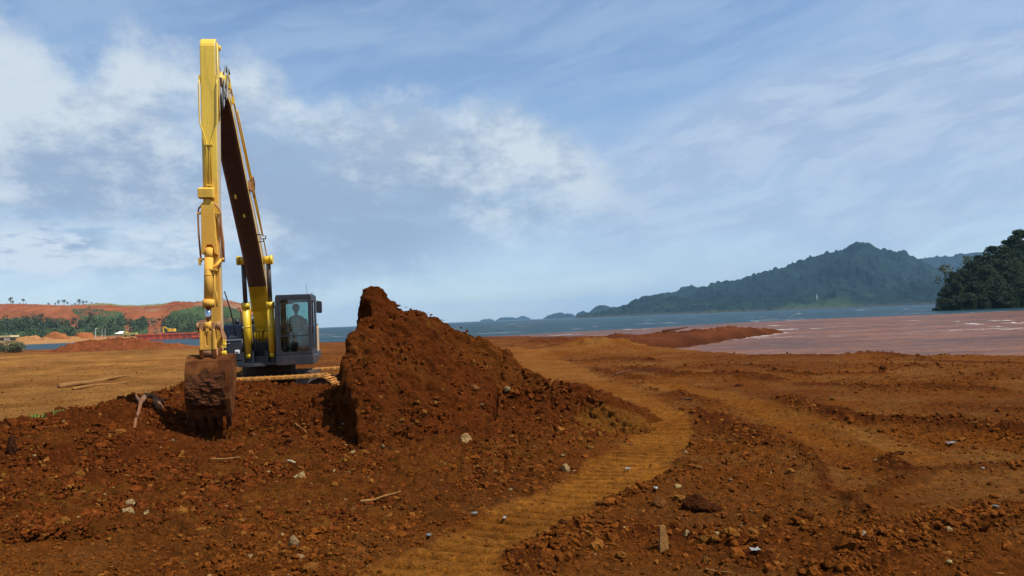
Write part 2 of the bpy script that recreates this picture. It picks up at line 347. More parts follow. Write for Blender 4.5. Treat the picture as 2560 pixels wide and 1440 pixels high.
# ------------------------------------------------------------ soil heap
CRESTP = [(925, 722, 14.3), (955, 748, 14.35), (1000, 774, 14.5), (1080, 794, 14.9), (1160, 834, 15.2), (1240, 882, 15.4), (1300, 930, 15.2), (1380, 958, 14.9), (1450, 967, 14.5), (1530, 1032, 13.7), (1605, 1092, 12.7)]
CREST = [P(*p) for p in CRESTP]
BENCHP = [(-700, 1180, 9.), (-260, 1110, 10), (0, 1062, 11.5), (150, 1035, 12.8), (330, 994, 14.8), (450, 966, 15.6), (600, 953, 15.9), (720, 953, 15.9), (830, 958, 15.7), (1000, 965, 15.7)]
BENCH = [P(*p) for p in BENCHP]
CUT0 = P(905, 1062, 11.8); CUT1 = P(922, 722, 14.32)
def heap_z(x, y):
    wx = x + .25 * fbm(x, y, 1.3, 4, 201); wy = y + .25 * fbm(x, y, 1.3, 4, 202)
    d, s, _, zc = polyd(wx, wy, [c[:2] for c in CREST], [c[2] for c in CREST])
    slp = np.interp(s, [0, 1.2, 2.4, 3.2, 5.0], [.86, .80, .66, .50, .30])
    top = zc - slp * d + .05 * np.exp(-d * 3) + .10 * np.sin(s * 5) * np.exp(-d * 2) * 0
    top = top + .10 * fbm(x, y, 1.1, 4, 203) * ss(d, 0, .6)
    # spoil tongue to the front right of the heap
    a = CUT0[:2]; b = CUT1[:2]; ab = (b - a) / np.hypot(*(b - a)); across = (wx - a[0]) * ab[1] - (wy - a[1]) * ab[0]; along = (wx - a[0]) * ab[0] + (wy - a[1]) * ab[1]
    L = np.hypot(*(b - a)); tt = np.clip(along / L, -.3, 1.4)
    jag = .30 * fbm(y * 1.0, x * .3, 1.8, 5, 211, .62) + .07 * (np.abs(fbm(x, y, 5, 3, 212)) - .1)
    butt = .14 * np.exp(-((along - L * .48) / .38) ** 2) - .12 * np.exp(-((along - L * .80) / .2) ** 2)
    off = across + jag + butt + .06
    slope = 8.0
    cut = (.42 + .10 * tt) + slope * (off + .30 * ss(tt, -.2, .9))
    cone = np.minimum(top, cut)
    bd, bs_, side, bz = polyd(wx, wy, [c[:2] for c in BENCH], [c[2] for c in BENCH])
    front = side < 0
    bz = bz - .09 * np.exp(-((x + 4.2) / 1.5) ** 2); bench = np.where(front, bz * np.exp(-bd / 3.3) - .10 * ss(bd, .5, 6), bz - .9 * bd) + .10 * fbm(x, y, .8, 4, 221)
    pit = .34 * np.exp(-((x - PIT[0]) / .95) ** 2 - ((y - PIT[1]) / .75) ** 2); bench = bench - pit + .42 * np.exp(-((x + 3.12) / .45) ** 2 - ((y - 13.6) / .8) ** 2)
    rdd = polyd(x, y, ROAD)[0] + .55 * fbm(x, y, 1.1, 5, 151, .65); bench = bench - .30 * (1 - ss(rdd, .45, .95)) * (x > -2.5) - .8 * ss(7.6 - y, 0, 1.1)
    bench = bench - .5 * ss(x, 1.0, 2.6)
    m = np.maximum(cone, bench) + .0; k = .12; hh = np.clip(.5 + .5 * (cone - bench) / k, 0, 1)
    z = bench + (cone - bench) * hh + k * hh * (1 - hh)
    return z, np.clip(cone - bench, -1, 1), bd
def build_heap():
    gx = np.arange(-13.5, 2.9, .021); gy = np.arange(6.2, 17.2, .023)
    X, Y = np.meshgrid(gx, gy); sh = X.shape; x = X.ravel(); y = Y.ravel(); z, dc, bd = heap_z(x, y)
    Z = z.reshape(sh); dzy, dzx = np.gradient(Z, gy, gx); N = np.stack([-dzx, -dzy, np.ones(sh)], -1); N /= np.linalg.norm(N, axis=-1, keepdims=True); N = N.reshape(-1, 3)
    steep = 1 - N[:, 2]
    xs = x + .55 * z; ys = y + .35 * z
    disp = stones(xs, ys, .42, 301, .30) * .5 + stones(xs, ys, .19, 302, .75) * .95 + stones(xs, ys, .10, 303, .85) * .85 + stones(xs, ys, .05, 304, .8) * .9 + .24 * fbm(xs, ys, 2.6, 6, 305, .70) + .16 * (np.abs(fbm(xs, ys, 5.5, 4, 306, .6)) - .12)
    ztex = .10 * fbm(x * .5 + y, z * 2.5, 3.0, 4, 307, .6) * ss(steep, .35, .7)
    V = np.stack([x, y, z], 1) + N * (disp + ztex)[:, None]
    tanp = ss(fbm(xs, ys, .55, 4, 311), .02, .2) * (1 - ss(z, .55, 1.1)) * ss(x, -3.6, -2.0) + .35 * ss(fbm(xs, ys, .8, 4, 312), .1, .25)
    tanp = tanp + .75 * (1 - ss(z, .02, .28)) * (.55 + fbm(xs, ys, .5, 3, 315))
    st = ss(stones(xs, ys, .23, 302, .8), .03, .09) * (hsh(np.floor(xs / .3), np.floor(ys / .3), 5) > .8) * .5
    c = np.array([.092, .0228, .0040]) * (1 + .5 * fbm(xs, ys, 2.2, 4, 313)[:, None]); TT = np.array([.150, .056, .0085])
    c = c + (TT - c) * np.clip(tanp * .8 + st, 0, .9)[:, None]
    me = npmesh('soil_heap', V, grid_faces(*sh), M_SOIL, True, c)
    new_obj('soil_heap', me, label='tall peaked dark red-brown soil heap with a steep cut left face beside the yellow excavator', cat='soil heap')
build_heap()
def surf_z(x, y):
    x = np.atleast_1d(np.float64(x)); y = np.atleast_1d(np.float64(y))
    return np.maximum(ground_z(x, y), heap_z(x, y)[0] + .04)

# ------------------------------------------------------------ water
def build_water():
    m, t, b = mat('water', rough=.30, spec=.14); b.inputs['IOR'].default_value = 1.33
    a = t.node('ShaderNodeAttribute', attribute_name='col').outputs[0]; o = objc(t)
    foam = t.node('ShaderNodeAttribute', attribute_name='foam').outputs['Fac']
    fn = t.smooth(t.noise(t.mapping(o, scale=(1, .5, 1)), 1.6, 4, .6), .35, .6)
    n = t.math('MULTIPLY', t.smooth(t.noise(t.mapping(o, scale=(.30, 1, 1)), .20, 8, .7), .3, .7, .55, 1.45), t.smooth(t.noise(t.mapping(o, scale=(.4, 1, 1)), 1.3, 5, .7), .35, .65, .72, 1.28))
    c = t.node('ShaderNodeVectorMath', operation='SCALE', inp={0: a, 'Scale': n}).outputs[0]
    c = t.mix(t.math('MULTIPLY', foam, fn), c, (.85, .82, .78)); t.l.new(c, b.inputs['Base Color'])
    t.l.new(t.math('ADD', t.math('MULTIPLY', foam, .5), .34, clamp=True), b.inputs['Roughness'])
    h = t.math('ADD', t.math('MULTIPLY', t.noise(t.mapping(o, scale=(.5, 1, 1)), .55, 6, .65), 1.), t.math('MULTIPLY', t.noise(o, 3.5, 3, .6), .18))
    bump(t, b, h, 1., .9)
    nt = 900; tt = np.linspace(-1.15, 1.15, nt)
    yy = np.concatenate([np.exp(np.linspace(math.log(17), math.log(420), 620)), np.exp(np.linspace(math.log(425), math.log(17000), 60))])
    T, Y = np.meshgrid(tt, yy); x = (T * Y).ravel(); y = Y.ravel(); d = np.hypot(x, y)
    a1 = .10 * ss(900 - d, 0, 700)
    wv = fbm(x * .35 + y * .12, y, .42, 4, 401, .6); z = -.8 + a1 * wv * 2.0
    # mud plume along the near shore
    PL = [(-600, 175), (-200, 168), (-60, 128), (-25, 132), (-6, 142), (12, 152), (40, 172), (75, 196), (110, 190), (160, 230), (400, 260)]
    q, _, sd, _ = polyd(x, y, PL); q = -q * sd + 26 * fbm(x, y, .02, 4, 403) + 6 * fbm(x, y, .1, 3, 404)
    mud = ss(q, -9, 7) * ss(x, -70, -25); c = np.array([.006, .030, .040]) * np.ones((len(x), 3)); MUD = np.array([.135, .049, .016])
    c = c * (1 + .8 * fbm(x * .3, y, .03, 3, 405)[:, None]); mudc = MUD * (1 + .8 * fbm(x * .25, y, .09, 4, 406)[:, None]); mudc = mudc + (np.array([.25, .080, .028]) - mudc) * (ss(fbm(x * .2, y, .05, 3, 407), .12, .3) * .6)[:, None]
    c = c + (mudc - c) * mud[:, None]
    foam = np.zeros_like(x)
    for px, py, wpx in ((1440, 822, 10), (1610, 822, 12), (1570, 823, 9), (2095, 816, 16), (1975, 822, 20), (2040, 821, 8), (1965, 801, 10), (1890, 804, 6), (2400, 802, 9), (2425, 809, 11), (2450, 810, 10), (2540, 806, 14), (2560, 808, 12), (2480, 801, 6), (2510, 800, 10), (2280, 801, 6), (1935, 813, 8), (1745, 797, 5), (1980, 800, 4), (1640, 798, 4), (1300, 815, 5), (1410, 815, 4), (1540, 809, 4), (2145, 788, 4), (2320, 783, 4), (1830, 790, 4), (2290, 812, 5), (1150, 832, 6), (2490, 815, 6), (1250, 820, 4), (1690, 807, 5)):
        g = G(px, py, -.75); hw = wpx * g[1] / FPX * 1.3
        foam = np.maximum(foam, 1.25 * np.exp(-((x - g[0] + .4 * (y - g[1])) / hw) ** 2 - ((y - g[1]) / (.012 * g[1] * .35 + .2)) ** 2))
    cap = ss(stones(x * .6, y * 1.0, 9, 411, .10) , .0, .8) * ss(fbm(x * .3, y, .9, 3, 412), .08, .2) * ss(d, 60, 110) * ss(1500 - d, 0, 600) * .7
    shore_ed = polyd(x, y, LAND[1:-3])[0]; sf = (1 - ss(shore_ed + 2 * fbm(x, y, .3, 3, 420), .2, 1.6)) * (y > 60) * .45 * (x < 32) * (x + y > 96)
    foam = np.clip(np.maximum(np.maximum(foam, cap), sf), 0, 1)
    me = npmesh('water', np.stack([x, y, z], 1), grid_faces(len(yy), nt), m, True, c, {'foam': foam}); new_obj('water', me, kind='structure')
build_water()
bed = npmesh('seabed', [(-16000, -60, -3.2), (16000, -60, -3.2), (20000, 17200, -3.2), (-20000, 17200, -3.2)], [(0, 1, 2, 3)], M_SOIL, False, np.full((4, 3), .1)); new_obj('seabed', bed, kind='structure')

# ------------------------------------------------------------ far hills
def hill_mat(name):
    m, t, b = mat(name, rough=.95, spec=.05); a = t.node('ShaderNodeAttribute', attribute_name='col').outputs[0]
    t.l.new(a, b.inputs['Base Color']); return m
M_HILL = hill_mat('forested_slope')
def interp_px(prof, px): prof = np.array(prof, float); return np.interp(px, prof[:, 0], prof[:, 1])
def tan_of(px, py): r = ray(px, py); return r[0] / r[1]
def ridge(name, prof, d1, d0, d2, nx, ny, colf, rel=.25, canopy=0., front_pow=.8, gul=.0, seed=0, kind='structure', base=-1.5, smat=None, **kw):
    """prof: crest in photo pixels, crest at depth d1, front foot at d0, back foot at d2"""
    pxs = np.linspace(prof[0][0], prof[-1][0], nx); pys = interp_px(prof, pxs)
    crest = np.array([P(a, b_, d1) for a, b_ in zip(pxs, pys)]); tn = crest[:, 0] / d1; cz = crest[:, 2]
    t = np.concatenate([np.linspace(0, 1, ny), np.linspace(1, 2, max(6, ny // 4))[1:]]); T, TN = np.meshgrid(t, tn, indexing='ij'); CZ = np.broadcast_to(cz, T.shape)
    Y = np.where(T <= 1, d0 + (d1 - d0) * T, d1 + (d2 - d1) * (T - 1)); X = TN * Y
    e = np.where(T <= 1, T ** front_pow, np.clip(2 - T, 0, 1) ** .8)
    sc = 1. / ((d1 - d0) * .45); n = fbm(X, Y, sc, 6, 500 + seed, .55); n2 = 1 - 2 * np.abs(fbm(X, Y * .6, sc * 1.6, 5, 520 + seed, .5)) * 2
    mod = 1 + rel * (n * 1.6 + (n2 - .6) * .8) * np.clip(4 * e * (1 - e), 0, 1)
    Z = base + (CZ - base) * e * mod
    gsc = 1 / 330. if d1 > 1500 else 1 / 60.
    g1 = np.abs(fbm(X + 300 * fbm(X, Y, .002, 2, 560), Y * .45, gsc, 5, 561 + seed, .55)); Z = Z * (1 - gul * g1 * 2.6 * np.clip(3 * e * (1 - e), 0, 1) * (T <= 1))
    if canopy: Z = Z + canopy * (stones(X.ravel(), Y.ravel(), canopy * 2.3, 540 + seed, .8).reshape(X.shape) / (canopy * .7) + fbm(X, Y, .4 / canopy, 3, 541)) * np.clip(e * 6, 0, 1)
    x = X.ravel(); y = Y.ravel(); z = Z.ravel(); pp = proj(np.stack([x, y, z], 1)); c = colf(x, y, z, pp[0], pp[1], n.ravel())
    me = npmesh(name, np.stack([x, y, z], 1), grid_faces(*T.shape), smat or M_HILL, True, c); return new_obj(name, me, kind=kind, **kw), (x, y, z, pp)
FOREST = np.array([.007, .016, .013])
def forest_col(bright=1., var=.9):
    def f(x, y, z, px, py, n):
        a = 1 + var * n + .9 * fbm(x, y, 1 / 60., 4, 601); c = FOREST * bright * a[:, None]
        cl = ss(fbm(x, y, 1 / 260., 3, 603), .16, .28) * ss(60 - z, 0, 60); c = c + (np.array([.045, .075, .028]) - c) * (cl * .6)[:, None]
        rock = (1 - ss(z, 3, 9)); return c + (np.array([.05, .045, .035]) - c) * rock[:, None] * .6
    return f
MOUNT = [(1440, 796), (1470, 790), (1545, 773), (1570, 765), (1585, 754), (1600, 747), (1650, 739), (1680, 733), (1700, 729), (1770, 717), (1780, 709), (1850, 699), (1880, 690), (1900, 682), (1960, 669), (2000, 652), (2050, 637), (2080, 630), (2105, 627), (2120, 616), (2135, 608), (2155, 606), (2175, 613), (2200, 624), (2230, 629), (2265, 633), (2290, 645), (2320, 662), (2360, 680), (2420, 700), (2560, 720), (2760, 740), (3000, 760)]
ridge('mountain', MOUNT, 3600, 2700, 4600, 760, 170, forest_col(1.1, 1.5), .5, 11., .85, .9, 1)
ridge('mountain', [(1680, 740), (1705, 718), (1730, 713), (1750, 722), (1800, 740)], 4700, 4400, 5000, 60, 20, forest_col(), .2, 6, .7, 0, 2)
ridge('mountain', [(2200, 690), (2290, 648), (2340, 642), (2380, 641), (2400, 636), (2440, 631), (2500, 634), (2600, 645), (2800, 650), (3000, 700)], 5200, 4600, 6000, 200, 30, forest_col(1.2), .3, 8, .8, .5, 3)
ridge('hills', [(1740, 781), (1800, 770), (1880, 763), (1960, 752), (2030, 738), (2090, 722), (2160, 728), (2230, 722), (2300, 700), (2350, 705), (2500, 715), (2800, 740), (3000, 752)], 2650, 2380, 2950, 420, 60, forest_col(1.15, 1.5), .5, 9, .7, .8, 4)
for i, (pr, d) in enumerate([([(1200, 803), (1207, 799), (1218, 798), (1230, 799), (1236, 802)], 9000), ([(1240, 802), (1250, 796), (1265, 793.5), (1285, 795), (1302, 800)], 8600), ([(1288, 799), (1300, 792), (1308, 790), (1320, 794), (1328, 799)], 9600), ([(1358, 798), (1370, 790), (1385, 784), (1400, 782), (1412, 785), (1425, 788), (1442, 796)], 6800), ([(1400, 792), (1418, 784), (1430, 785), (1445, 795)], 7800), ([(1438, 795), (1444, 782), (1456, 779), (1472, 782), (1490, 766), (1500, 763), (1515, 764), (1526, 768), (1540, 767), (1550, 773), (1570, 780), (1600, 790)], 5400)]):
    ridge('island', pr, d, d - 250, d + 300, 90, 24, forest_col(), .3, 7, .55, 0, 10 + i)
# ------------------------------------------------------------ mined hill across the inlet at the left
MINE = [(-900, 800), (-600, 775), (-300, 764), (-100, 762), (0, 760.6), (22, 759.6), (73, 760.6), (97, 761), (118, 762.6), (175, 763.7), (223, 760), (244, 758.6), (276, 758.6), (288, 761), (317, 763), (345, 763), (380, 761.5), (406, 759.6), (437, 754.5), (487, 755.5), (516, 752), (568, 751), (592, 757), (613, 764), (650, 785), (690, 803), (730, 818)]
VEG = [[(-900, 790), (-300, 790), (0, 796), (40, 794), (75, 797), (100, 800), (112, 810), (132, 800), (140, 812), (158, 815), (192, 816), (196, 845), (-900, 870)], [(180, 772), (215, 770), (240, 772), (270, 778), (305, 780), (312, 796), (311, 838), (199, 838), (197, 800)], [(328, 836), (328, 806), (340, 799), (355, 794), (368, 799), (372, 838)], [(405, 838), (405, 806), (420, 790), (430, 776), (470, 771), (516, 764), (560, 768), (590, 772), (612, 790), (700, 815), (720, 830), (700, 838)]]
SLID = [[(1, 1)]]
def mine_col(x, y, z, px, py, n):
    qx = px + 16 * fbm(x, y, .05, 4, 700); qy = py + 9 * fbm(x, y, .05, 4, 701)
    veg = np.zeros(len(x), bool)
    for p in VEG: veg |= inpoly(qx, qy, p)
    c = np.array([.200, .066, .026]) * (1 + 1.3 * fbm(x * 2.2, y * .4, .045, 6, 702, .62)[:, None]); pale = ss(fbm(x * 1.4, y, .02, 4, 703), .1, .25)[:, None]; c = c + (np.array([.26, .17, .10]) - c) * pale * .6
    redp = ss(fbm(x, y, .015, 4, 704), .05, .2)[:, None]; c = c + (np.array([.22, .055, .022]) - c) * redp * .6
    gr = np.array([.040, .060, .024]) * (1 + 1. * fbm(x, y, .06, 4, 705)[:, None]); gap = ss(fbm(x, y, .035, 4, 706), .12, .2) * (py < 815)
    gr = gr + (np.array([.16, .05, .028]) - gr) * gap[:, None] * .8
    c = np.where(veg[:, None], gr, c); top = ss(py, 0, 1) * 0; rim = (interp_px(MINE, px) + 3.5 > py) & (px > 215) & (px < 420); c = np.where((rim & ~veg)[:, None], np.array([.16, .16, .08]), c)
    return c
hillo, (hx, hy, hz, hp) = ridge('hills', MINE, 760, 560, 1000, 900, 120, mine_col, .38, .8, .62, .5, 20, base=-1.)
# low flat shore in front of the mined hill
def shore_col(x, y, z, px, py, n):
    c = np.array([.29, .14, .045]) * (1 + .5 * fbm(x, y, .06, 4, 721)[:, None]); g = ss(fbm(x, y, .04, 3, 722), -.05, .1)[:, None] * (px < 140)[:, None]
    return c + (np.array([.10, .11, .05]) - c) * g * .8
def far_shore():
    pts = [(-900, 858), (-300, 851), (0, 846), (60, 846), (170, 845), (300, 842), (420, 838.5), (520, 836), (620, 833), (730, 830)]
    ridge('shore', pts, 480, 395, 600, 300, 30, shore_col, .12, 0, .35, 0, 25, base=-1.1)
far_shore()

# ------------------------------------------------------------ foliage helpers
def leaf_mat(name, col, tr=.15):
    m, t, b = mat(name, col, .75, 0, .25); gi = t.node('ShaderNodeNewGeometry').outputs['Random Per Island']; o = objc(t)
    f = t.math('MULTIPLY', t.smooth(gi, 0, 1, .55, 1.5), t.smooth(t.noise(o, .45, 3, .6), .3, .7, .6, 1.4)); c = t.node('ShaderNodeVectorMath', operation='SCALE', inp={0: tuple(col), 'Scale': f}).outputs[0]
    t.l.new(c, b.inputs['Base Color']); return m
M_LEAF = leaf_mat('leaf_dark', (.026, .042, .012)); M_LEAFB = leaf_mat('leaf_olive', (.042, .052, .020)); M_WOODF = leaf_mat('leaf_far', (.045, .066, .032)); M_LEAFG = leaf_mat('leaf_grey_green', (.085, .095, .048))
M_BARK = simple('bark', (.10, .075, .05), .9, .3, 6)
def leafcloud(rng, blobs, n, size, aspect=.6):
    """n leaf quads spread over the shells of ellipsoid blobs (cx,cy,cz,rx,ry,rz)"""
    bl = np.array(blobs); wgt = (bl[:, 3] * bl[:, 4]); k = rng.choice(len(bl), n, p=wgt / wgt.sum()); b = bl[k]
    d = rng.normal(size=(n, 3)); d /= np.linalg.norm(d, axis=1, keepdims=True); r = rng.uniform(.55, 1.08, (n, 1)) ** .6
    c = b[:, :3] + d * r * b[:, 3:6]; u = rng.normal(size=(n, 3)) + d * .0; u /= np.linalg.norm(u, axis=1, keepdims=True); v = np.cross(u, rng.normal(size=(n, 3))); v /= np.linalg.norm(v, axis=1, keepdims=True)
    s = size * rng.uniform(.6, 1.4, (n, 1)); u *= s; v *= s * aspect
    V = np.stack([c - u, c - v * .9, c + u, c + v], 1).reshape(-1, 3); F = np.arange(4 * n).reshape(n, 4); return V, F
def tube_np(p, r, seg=6):
    p = np.array(p, float); r = np.array(r, float); V = []; F = []
    for i in range(len(p)):
        t = p[min(i + 1, len(p) - 1)] - p[max(i - 1, 0)]; t /= np.linalg.norm(t) + 1e-9; a = np.cross(t, [0, 1, .13]); a /= np.linalg.norm(a); b = np.cross(t, a)
        for k in range(seg): an = 2 * math.pi * k / seg; V.append(p[i] + r[i] * (a * math.cos(an) + b * math.sin(an)))
    for i in range(len(p) - 1):
        for k in range(seg): F.append((i * seg + k, i * seg + (k + 1) % seg, (i + 1) * seg + (k + 1) % seg, (i + 1) * seg + k))
    return V, F
def join(parts):
    V = []; F = []; o = 0
    for v, f in parts: V.append(np.asarray(v, float)); F.append(np.asarray(f) + o); o += len(v)
    return np.concatenate(V), np.concatenate(F)
def tree_meshes(seed, h, cr, n, ls, m=None, tall=.45):
    rng = np.random.default_rng(seed); blobs = []; tubes = [tube_np([(0, 0, -.5), (.05 * h * rng.normal() * .5, 0, h * .3), (.03 * h * rng.normal(), .02 * h, h * .8)], [h * .035, h * .025, h * .008])]
    for i in range(13):
        a = rng.uniform(0, 6.28); q = rng.uniform(0, 1); z = h * (tall + (1 - tall) * q * .93); rr = cr * (1 - .75 * q ** 1.6) * rng.uniform(.3, .95); c = (rr * math.cos(a), rr * math.sin(a), z)
        s = cr * rng.uniform(.26, .46); blobs.append((*c, s, s, s * .62)); tubes.append(tube_np([(0, 0, z - cr * .5), (c[0] * .6, c[1] * .6, z - cr * .2), c], [h * .012, h * .008, h * .003], 4))
    V, F = leafcloud(rng, blobs, n, ls); cm = npmesh('crown', V, F, m or M_LEAF, False); V, F = join(tubes); tm = npmesh('trunk', V, F, M_BARK, True); return cm, tm
def place_tree(meshes, loc, s, rz, label, group=None, name='tree', cat='tree', sz=None):
    o = new_obj(name, None, label=label, cat=cat, group=group); o.location = Vector([float(v) * K for v in loc]); o.rotation_euler.z = rz; o.scale = (s, s, (sz or s))
    new_obj('crown', meshes[0], o); new_obj('trunk', meshes[1], o); return o
# ------------------------------------------------------------ dark wooded headland, right
HEAD = [(2330, 779), (2345, 776), (2360, 745), (2372, 712), (2392, 690), (2430, 672), (2470, 652), (2510, 630), (2560, 610), (2640, 590), (2800, 560), (3000, 575), (3200, 650)]
def head_col(x, y, z, px, py, n): return np.array([.010, .016, .006]) * (1 + .8 * n)[:, None]
ridge('headland', HEAD, 300, 283, 380, 160, 40, head_col, .15, 1.2, .6, 0, 30, base=-1.)
tm_ = [tree_meshes(900 + i, 9, 4.4, 3200, .27, [M_LEAF, M_LEAFB, M_LEAF, M_LEAF][i]) for i in range(4)]
HT = [(2352, 768, 286, .55, 1), (2362, 742, 288, .7, 0), (2374, 772, 284, .65, 2), (2400, 770, 284, .7, 3), (2392, 735, 288, .8, 1), (2385, 708, 293, .75, 2), (2412, 705, 292, .9, 0), (2425, 765, 284, .75, 1), (2440, 738, 287, .85, 3), (2432, 684, 297, .9, 2), (2455, 768, 284, .7, 0), (2465, 705, 291, 1., 1), (2470, 668, 300, .85, 0), (2488, 742, 287, .9, 2), (2495, 770, 284, .75, 3), (2505, 690, 294, 1., 3), (2512, 650, 300, .8, 1), (2525, 765, 284, .8, 0), (2530, 720, 289, 1., 0), (2545, 672, 296, 1.05, 2), (2560, 760, 285, .9, 1), (2575, 720, 289, 1., 3), (2560, 640, 300, .95, 0), (2600, 770, 284, .8, 2), (2610, 680, 295, 1.1, 1), (2640, 740, 288, 1., 0), (2660, 650, 299, 1.1, 2), (2448, 668, 301, .85, 2), (2484, 650, 302, .9, 3), (2522, 630, 303, .9, 2), (2552, 612, 304, 1., 3), (2590, 612, 304, 1., 0)]
rt = random.Random(5)
ORD = ['leftmost', 'second', 'third', 'fourth', 'fifth', 'sixth', 'seventh', 'eighth', 'ninth', 'tenth', 'eleventh', 'twelfth', 'thirteenth', 'fourteenth', 'fifteenth', 'sixteenth', 'seventeenth']
def row_label(i, rows, text):
    r = next(r for r in rows if i in r); n = r.index(i); return n
TIERS = {'standing at the waterline of the dark headland': [i for i, q in enumerate(HT) if q[1] > 750], 'halfway up the slope of the dark headland': [i for i, q in enumerate(HT) if 712 < q[1] <= 750], 'high on the upper slope of the dark headland': [i for i, q in enumerate(HT) if q[1] <= 712]}
HLAB = {}
for txt, ids in TIERS.items():
    for n_, i in enumerate(sorted(ids, key=lambda i: HT[i][0])): HLAB[i] = ('olive' if HT[i][4] == 1 else 'dark') + ' green tree ' + txt + ', ' + (ORD[n_] + ('' if n_ == 0 else ' from the left'))
for i, (px, py, d, s, k) in enumerate(HT):
    p = P(px, py, d); lab = HLAB[i]
    place_tree(tm_[k], (p[0], p[1], p[2] - 3 * s), s * .95, rt.uniform(0, 6), lab, 'trees covering the headland')
p = P(2545, 640, 301); place_tree(tm_[0], (p[0], p[1], p[2] - 1), 1.0, 1.3, 'tallest tree standing out on top of the dark headland at the right edge', 'trees covering the headland', sz=1.0)
tg = tree_meshes(931, 8, 4.2, 420, .34, M_LEAFG, .3)
p = P(2362, 690, 297); place_tree(tg, (p[0], p[1], p[2] - 4.6), 1.05, 2., 'pale grey thinly leaved tree at the left tip of the dark headland')
p = P(2420, 660, 303); place_tree(tg, (p[0], p[1], p[2] - 4.5), .9, 4., 'wispy thin-crowned tree rising above the sloping left skyline of the headland')
def undergrowth():
    rng = np.random.default_rng(8); px = rng.uniform(2347, 2720, 700); bl = []
    for q in px:
        top_ = interp_px(HEAD, q); d = rng.uniform(284, 299); py = 778 - (778 - top_) * ((d - 283) / 17) ** .6; p = P(q, py, d); s = rng.uniform(.8, 2.0); bl.append((p[0], p[1], p[2] + .3, s, s, s * .9))
    V, F = leafcloud(rng, bl, 42000, .27); new_obj('undergrowth', npmesh('undergrowth', V, F, M_LEAF, False), label='dark tangled undergrowth between the trees of the headland', cat='undergrowth', kind='stuff')
undergrowth()
# ------------------------------------------------------------ forest on the mined hill
def mine_forest():
    rng = np.random.default_rng(77); ok = np.zeros(len(hx), bool)
    for p in VEG: ok |= inpoly(hp[0], hp[1], p)
    gap = fbm(hx, hy, .05, 4, 706) > .05
    ok &= (hy < 762) & ((hp[1] > 800) | (rng.random(len(hx)) < .30)) & ~(gap & (hp[1] < 812))
    idx = np.nonzero(ok)[0]; idx = rng.choice(idx, 2600, replace=len(idx) < 2600); bl = []
    for i in idx:
        h = rng.choice([1.4, 2.2, 3.2, 5.2], p=[.35, .35, .22, .08]) * rng.uniform(.8, 1.2) * (.45 if hp[1][i] < 803 else 1); jx = rng.normal() * 3.5; bl.append((hx[i] + jx, hy[i], hz[i] + h * .6, h * .55, h * .55, h * .8))
    V, F = leafcloud(rng, bl, 80000, .50, .7); new_obj('forest', npmesh('forest', V, F, M_WOODF, False), label='dark green scrub forest along the foot of the red mined hill', cat='forest', kind='stuff')
mine_forest()
rg = [tree_meshes(950 + i, 6, 2.4, 200, .27, M_WOODF, [.55, .35, .65][i]) for i in range(3)]
RIDGE_T = [(27, 762, 1.15, 0, 'tall thin-trunked tree, leftmost on the ridge of the red mined hill'), (32, 762, .75, 1, None), (57, 761, .9, 2, 'lone dark tree just right of the leftmost clump on the hill ridge'), (50, 762, .42, 1, None), (66, 762, .38, 1, None), (121, 764, .55, 1, 'small round tree alone on the ridge between the two far clumps'), (138, 765, .55, 0, None), (147, 765, .9, 0, 'thin tree with a flat crown, left of a pair on the hill ridge'), (161, 765, 1.0, 2, 'thin tall tree, taller of a pair on the hill ridge'), (168, 765, .7, 0, None), (180, 766, .5, 1, None), (188, 766, .6, 1, None), (198, 764, 1.1, 1, 'broadest dark tree on the hill ridge'), (207, 763, .8, 1, None), (216, 762, .65, 2, None), (229, 761, .5, 1, None)]
for i, (px, py, s, k, lab) in enumerate(RIDGE_T):
    p = P(px, py, 762); place_tree(rg[k], (p[0], p[1], p[2] - .6), s * 1.1, i * 1.7, lab or 'small dark tree on the mined hill ridge, number word'.replace('number word', ORD[i] + ' from the left') if i < 12 else (lab or 'small dark tree on the mined hill ridge, ' + ['thirteenth', 'fourteenth', 'fifteenth', 'sixteenth'][i - 12] + ' from the left'), 'trees on the ridge of the mined hill')
# taller trees breaking out of the scrub
for i, (px, py, s, k) in enumerate([(104, 812, 1.7, 1), (118, 815, 1.2, 0), (170, 823, 1.4, 1), (186, 822, 1.5, 0), (66, 806, 1.0, 1), (226, 806, 1.5, 1), (345, 815, 1.1, 1), (358, 812, 1.3, 1), (210, 822, 1.2, 1)]):
    p = P(px, py, 620); place_tree(rg[k], (p[0], p[1], p[2] - .5), s, i * 2.1, 'dark tree standing above the hillside scrub, ' + ORD[sorted([104, 118, 170, 186, 66, 226, 345, 358, 210]).index(px)] + (' from the left' if px != 66 else ''), 'taller trees in the hillside scrub')
# ------------------------------------------------------------ small far things across the inlet
M_YEL = simple('paint_yellow', (.72, .47, .03), .45, .12, 3, spec=.5, dirt=((.36, .17, .05), .48, .66, .75))
M_REDB = simple('barge_red', (.75, .12, .05), .6, .2, .3, dirt=((.35, .10, .06), .5, .7, .6)); M_WHITE = simple('white_paint', (.72, .70, .64), .7, .15, 1.); M_DGREY = simple('dark_steel', (.05, .055, .065), .5, .25, 4)
def boxes(lst):
    """each (x0,x1,y0,y1,z0,z1)"""
    V = []; F = []
    for x0, x1, y0, y1, z0, z1 in lst:
        o = len(V); V += [(x0, y0, z0), (x1, y0, z0), (x1, y1, z0), (x0, y1, z0), (x0, y0, z1), (x1, y0, z1), (x1, y1, z1), (x0, y1, z1)]
        F += [(o, o + 3, o + 2, o + 1), (o + 4, o + 5, o + 6, o + 7), (o, o + 1, o + 5, o + 4), (o + 1, o + 2, o + 6, o + 5), (o + 2, o + 3, o + 7, o + 6), (o + 3, o, o + 4, o + 7)]
    return np.array(V, float), np.array(F)
